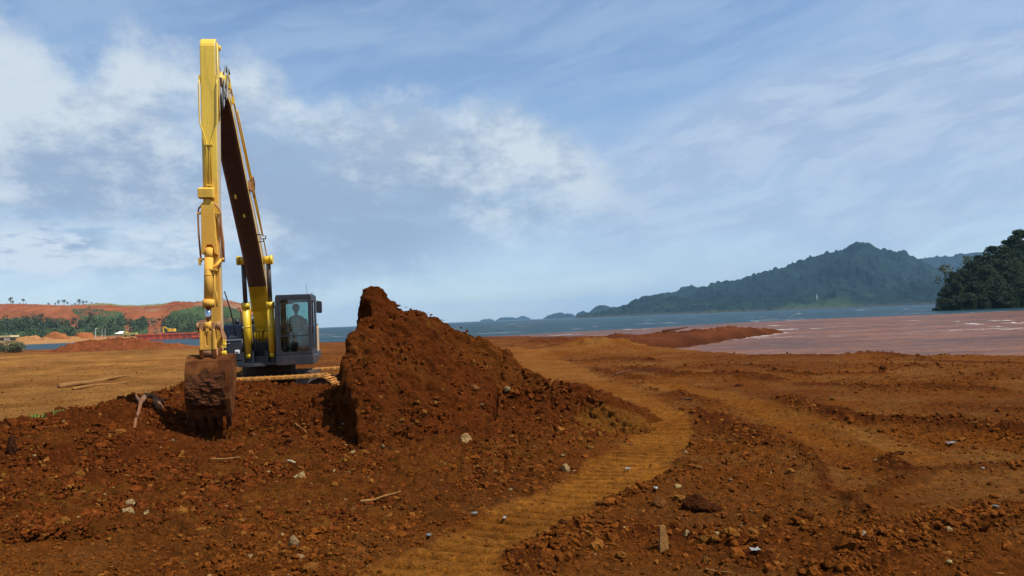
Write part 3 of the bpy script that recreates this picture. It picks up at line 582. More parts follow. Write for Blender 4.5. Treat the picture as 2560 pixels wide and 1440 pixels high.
def part_np(name, VF, m, parent, smooth=False, **kw): return new_obj(name, npmesh(name, VF[0], VF[1], m, smooth), parent, **kw)
def root(name, loc, label, cat, group=None, rz=0.):
    o = new_obj(name, None, label=label, cat=cat, group=group); o.location = Vector([float(v) * K for v in loc]); o.rotation_euler.z = rz; return o
def barge(px0, px1, pyw, d, h, name, label, cat, slope):
    a = P(px0, pyw, d); b = P(px1, pyw, d); L = b[0] - a[0]; o = root(name, (a[0], d, -.8), label, cat)
    hull = np.array([(0, 0, -.3), (L, 0, -.3), (L, 9, -.3), (0, 9, -.3), (-h * 1.2, -.2, h), (L + h * 1.2, -.2, h), (L + h * 1.2, 9.2, h), (-h * 1.2, 9.2, h)], float)
    F = np.array([(0, 3, 2, 1), (4, 5, 6, 7), (0, 1, 5, 4), (1, 2, 6, 5), (2, 3, 7, 6), (3, 0, 4, 7)]); part_np('hull', (hull, F), M_REDB, o)
    part_np('bulwark', boxes([(-h * 1.2, L + h * 1.2, -.35, -.25, h, h + .5)] + [(i * 3.0, i * 3.0 + .18, -.5, -.36, -.1, h + .4) for i in range(int(L / 3))]), M_REDB, o); return o
barge(352, 640, 836, 372, 2.3, 'barge', 'long low red barge moored across the inlet under the mined hill', 'barge', 0)
barge(484, 508, 845, 330, .7, 'boat', 'small flat red boat on the blue inlet in front of the long barge', 'boat', 0)
# mini excavator working on the barge
e = root('far_excavator', P(424, 833, 376), 'tiny distant yellow excavator on the long red barge', 'excavator')
part_np('body', boxes([(-.2, 2.6, -1.2, 1.2, .75, 1.75), (1.2, 2.5, -1.2, 1.2, 1.75, 2.1)]), M_YEL, e); part_np('cab', boxes([(-.5, .6, -1.1, 0, .8, 2.3)]), M_YEL, e); part_np('track', boxes([(-.8, 2.8, -1.4, -.8, -.1, .7), (-.8, 2.8, .8, 1.4, -.1, .7)]), M_DGREY, e)
part_np('boom', (np.array([(0, -.2, 1.2), (-.1, -.2, 1.8), (-2.2, -.2, 3.3), (-2.4, -.2, 2.9), (0, .2, 1.2), (-.1, .2, 1.8), (-2.2, .2, 3.3), (-2.4, .2, 2.9)], float), np.array([(0, 1, 2, 3), (7, 6, 5, 4), (0, 4, 5, 1), (1, 5, 6, 2), (2, 6, 7, 3), (3, 7, 4, 0)])), M_YEL, e)
part_np('arm', boxes([(-3.1, -2.6, -.18, .18, .4, 3.2)]), M_YEL, e); part_np('arm_link', boxes([(-3.1, -2.2, -.16, .16, 2.9, 3.3)]), M_YEL, e)
# shelter and low yellow-green truck at the waterside
e = root('shelter', P(305, 842, 430), 'small white-roofed open shelter on the far shore left of the red barge', 'shelter')
part_np('roof', (np.array([(-3.2, -2, 1.7), (3.2, -2, 1.7), (3.2, 2, 1.7), (-3.2, 2, 1.7), (-1.2, 0, 3.), (1.2, 0, 3.)], float), np.array([(0, 1, 5, 4), (2, 3, 4, 5), (1, 2, 5, 5), (3, 0, 4, 4)])[:2]), M_WHITE, e)
for sx_ in (-2.8, 2.8):
    for sy_ in (-1.6, 1.6): part_np('post', boxes([(sx_ - .1, sx_ + .1, sy_ - .1, sy_ + .1, -.3, 1.7)]), M_DGREY, e)
M_GRY = simple('green_yellow_paint', (.35, .36, .10), .6, .3, 1); e = root('truck', P(325, 841, 425), 'low yellow-green truck parked beside the white-roofed shelter', 'truck')
part_np('bed', boxes([(-1.5, 3.6, -1, 1, .7, 2.0)]), M_GRY, e); part_np('cab', boxes([(-3.1, -1.6, -1, 1, .6, 2.6)]), M_GRY, e)
for wx_ in (-2.4, 1.4, 2.7): V, F = tube_np([(wx_, -1.1, .5), (wx_, 1.1, .5)], [.55, .55], 12); part_np('wheel', (V, np.array(F)), M_DGREY, e)
M_POLE = simple('pole_grey', (.42, .42, .40), .7, .1, 2)
for i, (px, top, lab) in enumerate([(239, 822, 'tallest pale lamp pole on the far shore, with a short arm at its top'), (255, 824, 'thin grey pole, second from the left on the far shore'), (263, 823, 'thin grey pole, third from the left on the far shore'), (288, 831, 'shortest pole, nearest the white-roofed shelter')]):
    a = P(px, 843, 440); b_ = P(px, top, 440); hgt = b_[2] - a[2]; e = root('lamp_pole', a, lab, 'pole', 'poles on the far shore'); V, F = tube_np([(0, 0, -.5), (0, 0, hgt)], [.16, .1] if i else [.26, .2]); part_np('shaft', (V, np.array(F)), M_POLE, e)
    part_np('lamp_head', boxes([(-.1, .9 if i == 0 else .35, -.15, .15, hgt - .05, hgt + .3)]), M_WHITE if i == 0 else M_POLE, e)
# ore piles on the far shore and red mound on the near flat
def mound(name, cpx, base_py, d, wpx, hpx, label, cat, col, flat=0., seed=0, dep=.6, n=70, rough=.12):
    c = P(cpx, base_py, d); w_ = wpx * d / FPX / 2; h = hpx * d / FPX; t = np.linspace(-1.12, 1.12, n * 2); s = np.linspace(-1.12, 1.12, n); T, S = np.meshgrid(t, s); q = np.sqrt(T ** 2 + S ** 2) * (1 + .5 * fbm(T, S, 1.3, 3, seed) )
    z = h * np.clip((1 - q) / (1 - flat), -.25, 1) ; z = z * (1 + .9 * fbm(T, S, 1.6, 4, seed + 1)) + h * rough * fbm(T * 2, S, 5, 5, seed + 2, .6) * (q < 1.1)
    V = np.stack([c[0] + T * w_, c[1] + w_ * dep * (S + .4), c[2] + z - .15], -1).reshape(-1, 3); x, y = V[:, 0], V[:, 1]
    cc = np.array(col) * (1 + .8 * fbm(T, S, 5, 5, seed + 5, .6).ravel()[:, None]); V[:, :2] -= c[:2]; V[:, 2] -= c[2]
    o = new_obj(name, npmesh(name, V, grid_faces(*T.shape), M_SOIL, True, cc), label=label, cat=cat); o.location = Vector([float(v) * K for v in c]); return o
mound('ore_pile', 64, 853, 440, 84, 13, 'low tan ore pile, leftmost on the far shore beside the flat-roofed shed', 'ore pile', (.33, .15, .05), .5, 31)
mound('ore_pile', 112, 853, 436, 52, 10, 'low tan ore pile between the leftmost one and the tall flat-topped one', 'ore pile', (.30, .135, .045), .3, 32)
mound('ore_pile', 133, 850, 442, 72, 18, 'tallest flat-topped orange ore pile on the far shore', 'ore pile', (.28, .10, .03), .55, 33)
mound('ore_pile', 176, 850, 446, 60, 8, 'low tan ore pile right of the tallest flat-topped one', 'ore pile', (.34, .16, .05), .4, 34)
mound('ore_pile', 205, 848, 450, 66, 14, 'flat-topped orange ore pile behind the red mound, right of the others', 'ore pile', (.28, .095, .028), .6, 35)
mound('soil_mound', 278, 873, 112, 350, 34, 'long low dark red soil mound on the tan flat left of the excavator', 'soil mound', (.165, .048, .016), .12, 36, .45, 150, .5)
mound('soil_mound', 420, 872, 104, 190, 13, 'low reddish soil mound close to the blue inlet, behind the excavator arm', 'soil mound', (.19, .060, .019), .2, 37, .45, 90, .5)
e = root('shed', P(6, 856, 425), 'low shed with flat cream roof and white end wall, at the left edge', 'shed')
part_np('wall', boxes([(-12, 4.6, -2, 4, -.6, 2.6)]), simple('shed_wall', (.10, .12, .10), .8, .2, 1), e); part_np('roof', boxes([(-13, 6, -3, 5, 2.65, 3.6)]), simple('shed_roof', (.55, .47, .25), .7, .15, 1), e); part_np('end_panel', boxes([(2.2, 5.2, -2.2, -2.02, -.4, 2.3)]), M_WHITE, e)
rng = np.random.default_rng(3); c = P(22, 876, 118); bl = [(rng.uniform(-4.5, 2.2), rng.uniform(-1, 1), rng.uniform(.1, .9), .8, .8, .55) for _ in range(26)]
V, F = leafcloud(rng, bl, 5200, .09); e = root('bush', c, 'low grey-green bush at the left edge of the tan flat beside the water', 'bush'); part_np('foliage', (V, F), M_LEAFG, e); tb = join([tube_np([(b_[0], 0, -.4), (b_[0], b_[1], b_[2])], [.04, .02], 4) for b_ in bl]); part_np('stem', tb, M_BARK, e)
# thin white mast on the far green shore
a = P(2043, 757, 2500); e = root('radio_mast', a, 'thin white radio mast on the green foot of the far mountain', 'mast'); V, F = tube_np([(0, 0, -6), (0, 0, 27)], [1.3, .7], 4); part_np('lattice', (V, np.array(F)), M_WHITE, e); part_np('antenna_drum', boxes([(-1.6, 1.6, -1.6, 1.6, 17, 20)]), M_WHITE, e)

# ------------------------------------------------------------ mesh helpers for machines (layout units, local frame)
class B:
    def __init__(s): s.bm = bmesh.new()
    def box(s, x0, x1, y0, y1, z0, z1, rot=None, bev=0.):
        r = bmesh.ops.create_cube(s.bm, size=1); v = r['verts']
        bmesh.ops.scale(s.bm, verts=v, vec=(x1 - x0, y1 - y0, z1 - z0)); 
        if bev:
            ed = list({e for q in v for e in q.link_edges}); g = bmesh.ops.bevel(s.bm, geom=ed, offset=bev, segments=2, affect='EDGES', profile=.6); v = list({q for f in g['faces'] for q in f.verts} | {q for q in v if q.is_valid})
        if rot: bmesh.ops.rotate(s.bm, verts=v, cent=(0, 0, 0), matrix=rot)
        bmesh.ops.translate(s.bm, verts=v, vec=((x0 + x1) / 2, (y0 + y1) / 2, (z0 + z1) / 2)); return s
    def tube(s, pts, r, seg=12, caps=True):
        pts = [Vector(p) for p in pts]; rr = r if hasattr(r, '__len__') else [r] * len(pts); rings = []
        up = Vector((.13, .31, .9))
        for i, p in enumerate(pts):
            t = (pts[min(i + 1, len(pts) - 1)] - pts[max(i - 1, 0)]).normalized(); a = t.cross(up)
            if a.length < .2: a = t.cross(Vector((1, 0, 0)))
            a.normalize(); b = t.cross(a)
            rings.append([s.bm.verts.new(p + rr[i] * (a * math.cos(6.28318 * k / seg) + b * math.sin(6.28318 * k / seg))) for k in range(seg)])
        for i in range(len(rings) - 1):
            for k in range(seg): f = s.bm.faces.new((rings[i][k], rings[i][(k + 1) % seg], rings[i + 1][(k + 1) % seg], rings[i + 1][k])); f.smooth = True
        if caps: s.bm.faces.new(rings[0][::-1]); s.bm.faces.new(rings[-1])
        return s
    def prism(s, prof, x0, x1, axis='x', smooth=False):
        """prof (a,b): (y,z) for axis x, (x,z) for axis y, (x,y) for axis z; lists x0/x1 may vary per point"""
        n = len(prof); X0 = x0 if hasattr(x0, '__len__') else [x0] * n; X1 = x1 if hasattr(x1, '__len__') else [x1] * n
        mk = {'x': lambda t, a, b: (t, a, b), 'y': lambda t, a, b: (a, t, b), 'z': lambda t, a, b: (a, b, t)}[axis]
        v0 = [s.bm.verts.new(mk(X0[i], *prof[i])) for i in range(n)]; v1 = [s.bm.verts.new(mk(X1[i], *prof[i])) for i in range(n)]
        s.bm.faces.new(v0[::-1]); s.bm.faces.new(v1)
        for i in range(n): f = s.bm.faces.new((v0[i], v0[(i + 1) % n], v1[(i + 1) % n], v1[i])); f.smooth = smooth
        return s
    def ring(s, outer, inner, t0, t1, axis='y'):
        """plate with a hole; outer/inner same point count"""
        mk = {'x': lambda t, a, b: (t, a, b), 'y': lambda t, a, b: (a, t, b), 'z': lambda t, a, b: (a, b, t)}[axis]; n = len(outer)
        L = [[s.bm.verts.new(mk(t, *p)) for p in q] for q in (outer, inner) for t in (t0, t1)]
        for i in range(n):
            j = (i + 1) % n
            for a, b in ((0, 1), (1, 3), (3, 2), (2, 0)): s.bm.faces.new((L[a][i], L[a][j], L[b][j], L[b][i]))
        return s
    def islands(s):
        seen = set(); out = []
        for v in s.bm.verts:
            if v in seen: continue
            st_ = [v]; comp = []; seen.add(v)
            while st_:
                q = st_.pop(); comp.append(q)
                for e in q.link_edges:
                    o = e.other_vert(q)
                    if o not in seen: seen.add(o); st_.append(o)
            out.append(comp)
        box = [(Vector([min(v.co[i] for v in c) for i in range(3)]), Vector([max(v.co[i] for v in c) for i in range(3)])) for c in out]; grp = list(range(len(out)))
        for i in range(len(out)):
            for j in range(i):
                g = math.sqrt(sum(max(0, box[i][0][k] - box[j][1][k], box[j][0][k] - box[i][1][k]) ** 2 for k in range(3)))
                if g <= max(.018, .48 * max(max(box[i][1] - box[i][0]), max(box[j][1] - box[j][0]))): a, b_ = grp[i], grp[j]; grp = [b_ if q == a else q for q in grp]
        res = {}
        for c, g in zip(out, grp): res.setdefault(g, []).extend(c)
        return list(res.values())
    def done(s, name, m, parent, bev=0., **kw):
        gr = s.islands() if parent else [1]
        if len(gr) > 1:                       # pieces that stand apart become parts of their own
            for g in gr[1:]:
                keep = {v.index for v in g}; s.bm.verts.index_update(); keep = {v.index for v in g}; b2 = B(); b2.bm = s.bm.copy(); b2.bm.verts.ensure_lookup_table()
                bmesh.ops.delete(b2.bm, geom=[v for v in b2.bm.verts if v.index not in keep], context='VERTS'); b2.done(name, m, parent, bev, **kw)
            keep = set(gr[0]); bmesh.ops.delete(s.bm, geom=[v for v in s.bm.verts if v not in keep], context='VERTS')
        me = bpy.data.meshes.new(name); bmesh.ops.recalc_face_normals(s.bm, faces=s.bm.faces); bmesh.ops.scale(s.bm, verts=s.bm.verts, vec=(K, K, K)); s.bm.to_mesh(me); s.bm.free()
        for q in (m if isinstance(m, list) else [m]): me.materials.append(q)
        o = new_obj(name, me, parent, **kw)
        if bev:
            md = o.modifiers.new('bevel', 'BEVEL'); md.width = bev; md.segments = 2; md.limit_method = 'ANGLE'; md.angle_limit = R(35); md.harden_normals = False
        return o
def rrect(x0, x1, z0, z1, r, n=5):
    o = []
    for cx, cz, a0 in ((x1 - r, z1 - r, 0), (x0 + r, z1 - r, 90), (x0 + r, z0 + r, 180), (x1 - r, z0 + r, 270)):
        for i in range(n): a = R(a0 + 90 * i / (n - 1)); o.append((cx + r * math.cos(a), cz + r * math.sin(a)))
    return o
# ------------------------------------------------------------ excavator materials
def paint(name, col, dcol, zlo, zhi, base=.1, top=.1, sc=2.2, rough=.42):
    m, t, b = mat(name, col, rough, 0, .5); o = objc(t); z = t.node('ShaderNodeSeparateXYZ', inp={0: o}).outputs[2]
    k = t.smooth(z, zlo, zhi, base, top); n = t.noise(t.mapping(o, scale=(1, 1, .45)), sc, 8, .68); n2 = t.noise(o, sc * 9, 5, .7)
    f = t.smooth(t.math('ADD', k, t.math('ADD', t.math('MULTIPLY', t.math('SUBTRACT', n, .5), 1.5), t.math('MULTIPLY', t.math('SUBTRACT', n2, .5), .7))), .2, .9)
    c = t.mix(f, col, dcol); ch = t.smooth(t.noise(t.mapping(o, loc=(4, 4, 4)), 16, 4, .7), .64, .68, 0, .7); c = t.mix(ch, c, (.12, .08, .05)); stn = t.smooth(t.noise(t.mapping(o, scale=(3.5, 3.5, .35), loc=(1, 2, 0)), 2.6, 6, .65), .50, .66, 0, .42); c = t.mix(stn, c, (col[0] * .55, col[1] * .50, col[2] * .8))
    t.l.new(c, b.inputs['Base Color']); t.l.new(t.smooth(f, 0, 1, rough, .9), b.inputs['Roughness']); bump(t, b, n2, .15, .006); return m
DUST = (.40, .185, .055); MUDC = (.17, .062, .022)
M_ARM = paint('arm_yellow', (.74, .51, .055), (.62, .32, .04), 3.0 * K, 6.0 * K, .92, .05)
M_BOOM = paint('boom_yellow', (.74, .47, .02), (.46, .27, .08), 2.0, 9.0, .0, .45)
M_SIDE = paint('dusty_side_plate', (.44, .34, .19), (.50, .30, .12), 2.0 * K, 5 * K, .55, .15); M_BELLY = paint('belly_shade', (.135, .083, .064), (.17, .092, .058), 0, 9, .3, .2)  # M_BELLY: shade on the boom underside, put into the colour as dark brown
M_PAINT = paint('machine_yellow', (.68, .45, .02), (.52, .28, .06), .8, 2.2, .45, .15)
M_GREYP = paint('charcoal_paint', (.020, .023, .030), (.10, .058, .032), .9, 2.4, .42, .10, rough=.4)
M_CABP = paint('cab_grey', (.022, .024, .029), (.05, .042, .036), .9, 2.6, .35, .15, rough=.5)
M_RUSTP = paint('muddy_steel', (.26, .115, .045), (.40, .19, .07), 0, 2, .4, .6, 5, .7)
M_MUD = simple('caked_mud', (.075, .026, .0095), .95, .45, 5, spec=.1, bs=1., dist=.05)
M_BUCK = simple('bucket_steel', (.090, .028, .0075), .9, .35, 4, spec=.08, bs=.4, dirt=((.18, .068, .020), .45, .62, .7))
M_BLACK = simple('black_rubber', (.02, .02, .022), .5, .3, 8); M_CHROME = mat('chrome', (.55, .58, .62), .18, 1.)[0]
M_RODD = simple('dusty_rod', (.060, .050, .050), .45, .3, 6, metal=.2); M_PAD = simple('track_pad', (.34, .15, .035), .92, .35, 5, spec=.1, bs=.4, dist=.01)
M_UNDER = simple('undercarriage_steel', (.06, .035, .022), .85, .4, 5)
def glassm(name, tint, refl=.14):
    m = bpy.data.materials.new(name); m.use_nodes = True; t = NT(m.node_tree); t.n.remove(t.n['Principled BSDF']); out = t.n['Material Output']
    tr = t.node('ShaderNodeBsdfTransparent', inp={0: tint + (1,)}); gl = t.node('ShaderNodeBsdfGlossy', inp={0: (.9, .95, 1, 1), 1: .04}); fr = t.node('ShaderNodeFresnel', inp={0: 1.45})
    du = t.node('ShaderNodeBsdfDiffuse', inp={0: (.35, .25, .17, 1)}); o = objc(t); k = t.smooth(t.noise(o, 3.5, 6, .65), .42, .8, .01, .12)
    a = t.node('ShaderNodeMixShader', inp={0: t.math('ADD', fr.outputs[0], refl * .25, clamp=True), 1: tr.outputs[0], 2: gl.outputs[0]}); b2 = t.node('ShaderNodeMixShader', inp={0: k, 1: a.outputs[0], 2: du.outputs[0]}); t.l.new(b2.outputs[0], out.inputs[0]); return m
M_GLASS = glassm('cab_glass', (.62, .78, .76)); M_GLASSB = glassm('cab_glass_rear', (.74, .90, .88))
M_LENS = mat('lamp_lens', (.75, .78, .78), .12, 0, .8)[0]; M_LAMPB = M_BLACK

# ------------------------------------------------------------ excavator
YAW = R(8); MO = np.array([-5.943, 19.3, 0.]); EX = np.array([math.cos(YAW), math.sin(YAW), 0]); EY = np.array([-math.sin(YAW), math.cos(YAW), 0])
def onx(px, py, lx): r = ray(px, py); t = ((MO - CAM).dot(EX) + lx) / r.dot(EX); p = CAM + r * t; return float((p - MO).dot(EY)), float(p[2])
def ony(px, py, ly): r = ray(px, py); t = ((MO - CAM).dot(EY) + ly) / r.dot(EY); p = CAM + r * t; return float((p - MO).dot(EX)), float(p[2])
ex = root('excavator', MO, 'large yellow long-arm excavator with a dark grey cab digging at the soil heap', 'excavator', rz=YAW)
# boom
und = [(-.42, 1.32), (-.66, 1.62), (-.86, 2.0), (-.98, 2.32), (-1.12, 2.60), (-1.29, 2.88), (-1.57, 3.20), (-1.86, 3.52), (-2.42, 4.02), (-3.1, 4.64), (-3.6, 5.08), (-4.07, 5.50), (-4.30, 5.71), (-4.75, 6.08), (-5.02, 6.18)]
top = [(-5.26, 6.30), (-5.30, 6.44), (-5.22, 6.56), (-5.05, 6.62), (-4.82, 6.50), (-4.51, 6.22), (-4.11, 5.90), (-3.69, 5.52), (-3.29, 5.15), (-2.52, 4.58), (-1.83, 4.06), (-1.38, 3.68), (-1.0, 3.22), (-.68, 2.66), (-.42, 2.05), (-.22, 1.62), (-.16, 1.42), (-.24, 1.27)]
def faces_by(o, fn):
    for f in o.data.polygons: f.material_index = fn(f.normal, f.center / K)
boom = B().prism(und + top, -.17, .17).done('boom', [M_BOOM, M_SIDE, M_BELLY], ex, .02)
faces_by(boom, lambda n, c: 1 if abs(n.x) > .9 else (2 if n.y < -.2 and n.z < .35 and c.z > 2.75 else 0))  # upper underside takes the painted shade, its lower part stays yellow
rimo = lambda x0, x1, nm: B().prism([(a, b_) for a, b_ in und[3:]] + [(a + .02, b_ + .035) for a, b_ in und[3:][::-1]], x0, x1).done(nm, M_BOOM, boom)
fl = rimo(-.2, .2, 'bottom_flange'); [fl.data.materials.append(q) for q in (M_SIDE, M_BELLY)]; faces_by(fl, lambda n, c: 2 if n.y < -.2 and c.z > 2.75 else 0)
B().tube([(-.22, -5.14, 6.42), (.22, -5.14, 6.42)], .12, 16).done('pin_boss', M_PAINT, boom)
B().tube([(-.36, -1.45, 3.47), (-.18, -1.45, 3.47)], .085, 14).tube([(.18, -1.45, 3.47), (.37, -1.45, 3.47)], .085, 14).tube([(-.40, -1.45, 3.47), (-.33, -1.45, 3.47)], .105, 14).tube([(.31, -1.45, 3.47), (.38, -1.45, 3.47)], .105, 14).done('cylinder_boss', M_PAINT, boom)
B().tube([(.195, -1.55, 3.95), (.195, -2.3, 4.50), (.195, -3.4, 5.42), (.195, -4.6, 6.36), (.2, -4.95, 6.66)], .018, 8).tube([(.235, -1.2, 3.4), (.235, -2.3, 4.44), (.235, -3.4, 5.36), (.235, -4.3, 6.1)], .014, 8).done('hydraulic_pipe', M_BOOM, boom)
B().tube([(.20, -3.0, 4.98), (.235, -2.9, 5.1), (.235, -2.7, 5.0), (.20, -2.6, 4.7)], .02, 6).box(.17, .21, -3.05, -2.55, 4.80, 4.98).done('pipe_clamp', M_RUSTP, boom)
B().box(-.09, -.05, -3.145, -3.06, 4.60, 4.70).box(.0, .04, -2.76, -2.68, 4.26, 4.36).done('weld_mark', M_BOOM, boom)
# cylinder between boom and arm, lying on top of the boom
B().tube([(0, -2.6, 4.88), (0, -4.35, 6.42)], .11, 14).tube([(0, -4.35, 6.42), (0, -4.45, 6.51)], .125, 14).done('arm_cylinder', M_PAINT, ex)
B().tube([(0, -4.4, 6.47), (0, -5.12, 6.98)], .05, 12).done('arm_cylinder_rod', M_CHROME, ex)
# work lamp on the boom
lp = B().box(.27, .385, -2.36, -2.30, 3.84, 3.915, bev=.012).box(.20, .28, -2.33, -2.31, 3.93, 3.955).tube([(.33, -2.33, 3.84), (.33, -2.33, 3.80), (.22, -2.33, 3.78)], .01, 6).done('work_lamp', M_LAMPB, boom)
B().box(.283, .372, -2.372, -2.362, 3.853, 3.902, bev=.004).done('lens', M_LENS, lp)
# boom cylinders
def boomcyl(sx):
    p0 = Vector((sx, -1.15, 1.33)); p1 = Vector((sx * 1.03, -1.45, 3.47)); d = (p1 - p0); f = lambda t: p0 + d * t
    c = B().tube([f(.03), f(.50)], .078, 20).tube([f(.50), f(.56)], .096, 20).tube([f(.0) - Vector((.05, 0, 0)), f(0) + Vector((.05, 0, 0))], .07, 14).tube([f(.30), f(.312)], .083, 20).done('boom_cylinder', M_PAINT, ex)
    B().tube([f(.55), f(.985)], .05, 14).done('rod', M_RODD, c); B().tube([f(.985) - Vector((.05, 0, 0)), f(.985) + Vector((.05, 0, 0))], .075, 14).done('rod_end', M_PAINT, c)
    pp = [f(.52) + Vector((.085, 0, 0)), f(.48) + Vector((.095, 0, 0)), f(.2) + Vector((.095, 0, 0)), f(.12) + Vector((.1, .03, 0))]; B().tube(pp, .012, 6).done('oil_pipe', M_PAINT, c)
    B().box(sx - .13, sx - .08, -1.22, -1.0, 1.16, 1.42).box(sx + .08, sx + .13, -1.22, -1.0, 1.16, 1.42).done('foot_bracket', M_GREYP, ex, .01)
boomcyl(-.26); boomcyl(.27)
# arm
armf = -5.62
prof = [(armf, 2.35), (armf, 6.70)] + [(armf + .21 - .21 * math.cos(R(a)), 6.86 + .22 * math.sin(R(a))) for a in range(10, 120, 14)] + [(-5.22, 6.86), (-5.20, 6.70), (-5.26, 6.62), (-5.02, 6.55), (-5.00, 6.36), (-5.10, 6.28), (-5.29, 6.1), (-5.29, 5.67), (-5.40, 4.2), (-5.46, 2.9), (-5.47, 1.62), (-5.55, 1.52), (-5.60, 1.62)]
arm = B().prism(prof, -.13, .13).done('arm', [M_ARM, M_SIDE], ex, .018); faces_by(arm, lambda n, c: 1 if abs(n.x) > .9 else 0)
B().tube([(-.16, -5.08, 6.44), (.17, -5.08, 6.44)], .11, 16).tube([(-.15, -5.26, 6.98), (.155, -5.26, 6.98)], .05, 12).done('pin_boss', M_PAINT, arm)
# pipes on the arm front, forking round the top
def pipe(sx, side):
    B().tube([(side * .145, armf + .03, 6.36), (side * .152, armf - .02, 6.2), (side * .152, armf - .025, 5.72), (side * .143, armf - .028, 5.52), (sx, armf - .03, 5.19), (sx, armf - .03, 4.38)], .0125, 8).done('front_pipe', M_ARM, arm)
pipe(-.045, -1); pipe(.02, 1)
B().tube([(.145, armf + .1, 6.98), (.147, armf + .1, 6.3), (.147, armf + .14, 5.6)], .013, 8).done('side_pipe', M_ARM, arm)
B().box(-.075, .05, armf - .05, armf - .002, 5.135, 5.165).box(-.055, .04, armf - .05, armf - .002, 4.42, 4.45).box(-.16, -.132, armf + .0, armf + .04, 6.28, 6.38).box(.132, .16, armf + .0, armf + .04, 6.28, 6.38).done('pipe_bracket', M_ARM, arm)
B().prism([(armf - .002, 4.20), (armf - .14, 4.205), (armf - .15, 4.36), (armf - .03, 4.40), (armf - .002, 4.40)], -.185, .07).done('hose_guard', M_ARM, arm, .01)
# bare lower front plate with the cylinder yoke
B().prism([(-.155, 3.35), (-.15, 3.6), (-.145, 4.10), (-.06, 4.19), (.0, 4.19), (.07, 4.10), (.085, 3.6), (.10, 3.35), (.11, 3.22), (.06, 3.24), (.05, 3.34), (.02, 3.40), (-.06, 3.40), (-.09, 3.34), (-.10, 3.22), (-.155, 3.24)], armf - .10, armf - .002, 'y').done('front_plate', M_ARM, arm, .006)
B().tube([(-.10, armf - .06, 4.13), (-.19, armf - .06, 4.03), (-.205, armf - .06, 3.95), (-.2, armf - .06, 3.6), (-.17, armf - .06, 3.1)], .016, 8).tube([(.06, armf - .06, 4.13), (.14, armf - .06, 4.03), (.165, armf - .05, 3.95), (.17, armf - .03, 3.7), (.19, armf - .0, 3.45), (.19, armf - .0, 3.1)], .02, 8).tube([(.12, armf - .05, 3.95), (.135, armf - .03, 3.7), (.165, armf - .0, 3.45), (.16, armf - .0, 3.1), (.10, armf - .1, 2.98)], .014, 8).done('bucket_hose', M_RUSTP, arm)
B().box(-.215, -.09, armf - .08, armf - .03, 3.93, 3.965).box(.06, .17, armf - .08, armf - .03, 3.93, 3.965).box(-.21, -.04, armf - .13, armf - .07, 3.13, 3.165).box(-.20, -.165, armf - .13, armf - .07, 3.05, 3.13).tube([(.02, armf - .2, 2.98), (.1, armf - .14, 3.04), (.17, armf - .08, 3.14)], .022, 8).tube([(.17, armf - .08, 3.14), (.2, armf - .06, 3.14)], .03, 8).done('hose_clamp', M_ARM, arm)
# bucket cylinder
cyx = -.02
bc = B().tube([(cyx, armf - .12, 3.33), (cyx, armf - .16, 3.16)], .062, 16).tube([(cyx, armf - .16, 3.16), (cyx, armf - .26, 2.44)], .073, 20).tube([(cyx, armf - .26, 2.44), (cyx, armf - .275, 2.32)], .097, 20).tube([(cyx, armf - .20, 2.86), (cyx, armf - .201, 2.85)], .08, 20).done('bucket_cylinder', M_ARM, ex)
B().tube([(cyx, armf - .27, 2.34), (cyx, armf - .31, 2.02)], .047, 16).done('rod', M_CHROME, bc)
B().tube([(cyx, armf - .16, 2.27), (cyx, armf - .31, 2.03)], .001, 4).tube([(cyx - .05, armf - .31, 2.0), (cyx + .06, armf - .31, 2.0)], .075, 14).done('rod_end', M_ARM, bc)
B().tube([(.075, armf - .19, 2.95), (.075, armf - .22, 2.62), (.115, armf - .24, 2.52), (.115, armf - .26, 2.32)], .014, 8).box(-.075, .12, armf - .26, armf - .14, 2.94, 2.97).done('oil_pipe', M_ARM, bc)
for k in range(7): pass
# linkage
ly_ = armf - .31
lk = B().tube([(-.205, ly_, 2.0), (-.165, ly_, 2.0)], .062, 14).tube([(.125, ly_, 2.0), (.185, ly_, 2.0)], .075, 14).tube([(-.2, ly_, 2.0), (.17, ly_, 2.0)], .045, 12).box(-.155, -.085, ly_ - .06, ly_ + .05, 1.93, 2.06).box(.04, .10, ly_ - .06, ly_ + .05, 1.93, 2.06).done('linkage_pin', M_RUSTP, ex, .006)
B().prism([(ly_ - .04, 2.02), (ly_ + .06, 2.02), (armf + .12, 1.80), (armf + .12, 1.70), (ly_ + .03, 1.90)], -.195, -.165).prism([(ly_ - .04, 2.02), (ly_ + .06, 2.02), (armf + .12, 1.80), (armf + .12, 1.70), (ly_ + .03, 1.90)], .15, .18).tube([(.165, ly_ + .02, 1.95), (.22, ly_ + .06, 1.70), (.24, ly_ + .06, 1.62)], .018, 8).done('guide_link', M_RUSTP, ex, .004)
hl = B().ring(rrect(-.145, .095, 1.60, 1.93, .03), rrect(-.055, .012, 1.66, 1.86, .032), ly_ - .05, ly_ + .05, 'y').box(-.15, -.115, ly_ - .075, ly_ + .06, 1.60, 1.94).box(.065, .10, ly_ - .075, ly_ + .06, 1.60, 1.94).box(-.05, .0, ly_ - .07, ly_, 1.90, 1.955).done('bucket_link', M_ARM, ex, .008)
B().tube([(-.165, ly_ + .02, 1.555), (.115, ly_ + .02, 1.555)], .072, 18).done('bucket_pin', M_RUSTP, ex)
B().tube([(.21, ly_ + .05, 1.69), (.24, ly_ + .05, 1.66)], .035, 10).box(.20, .245, ly_ + .02, ly_ + .08, 1.62, 1.76).tube([(.18, ly_ + .06, 1.53), (.25, ly_ + .06, 1.53)], .045, 12).done('link_knob', M_PAINT, ex, .004)
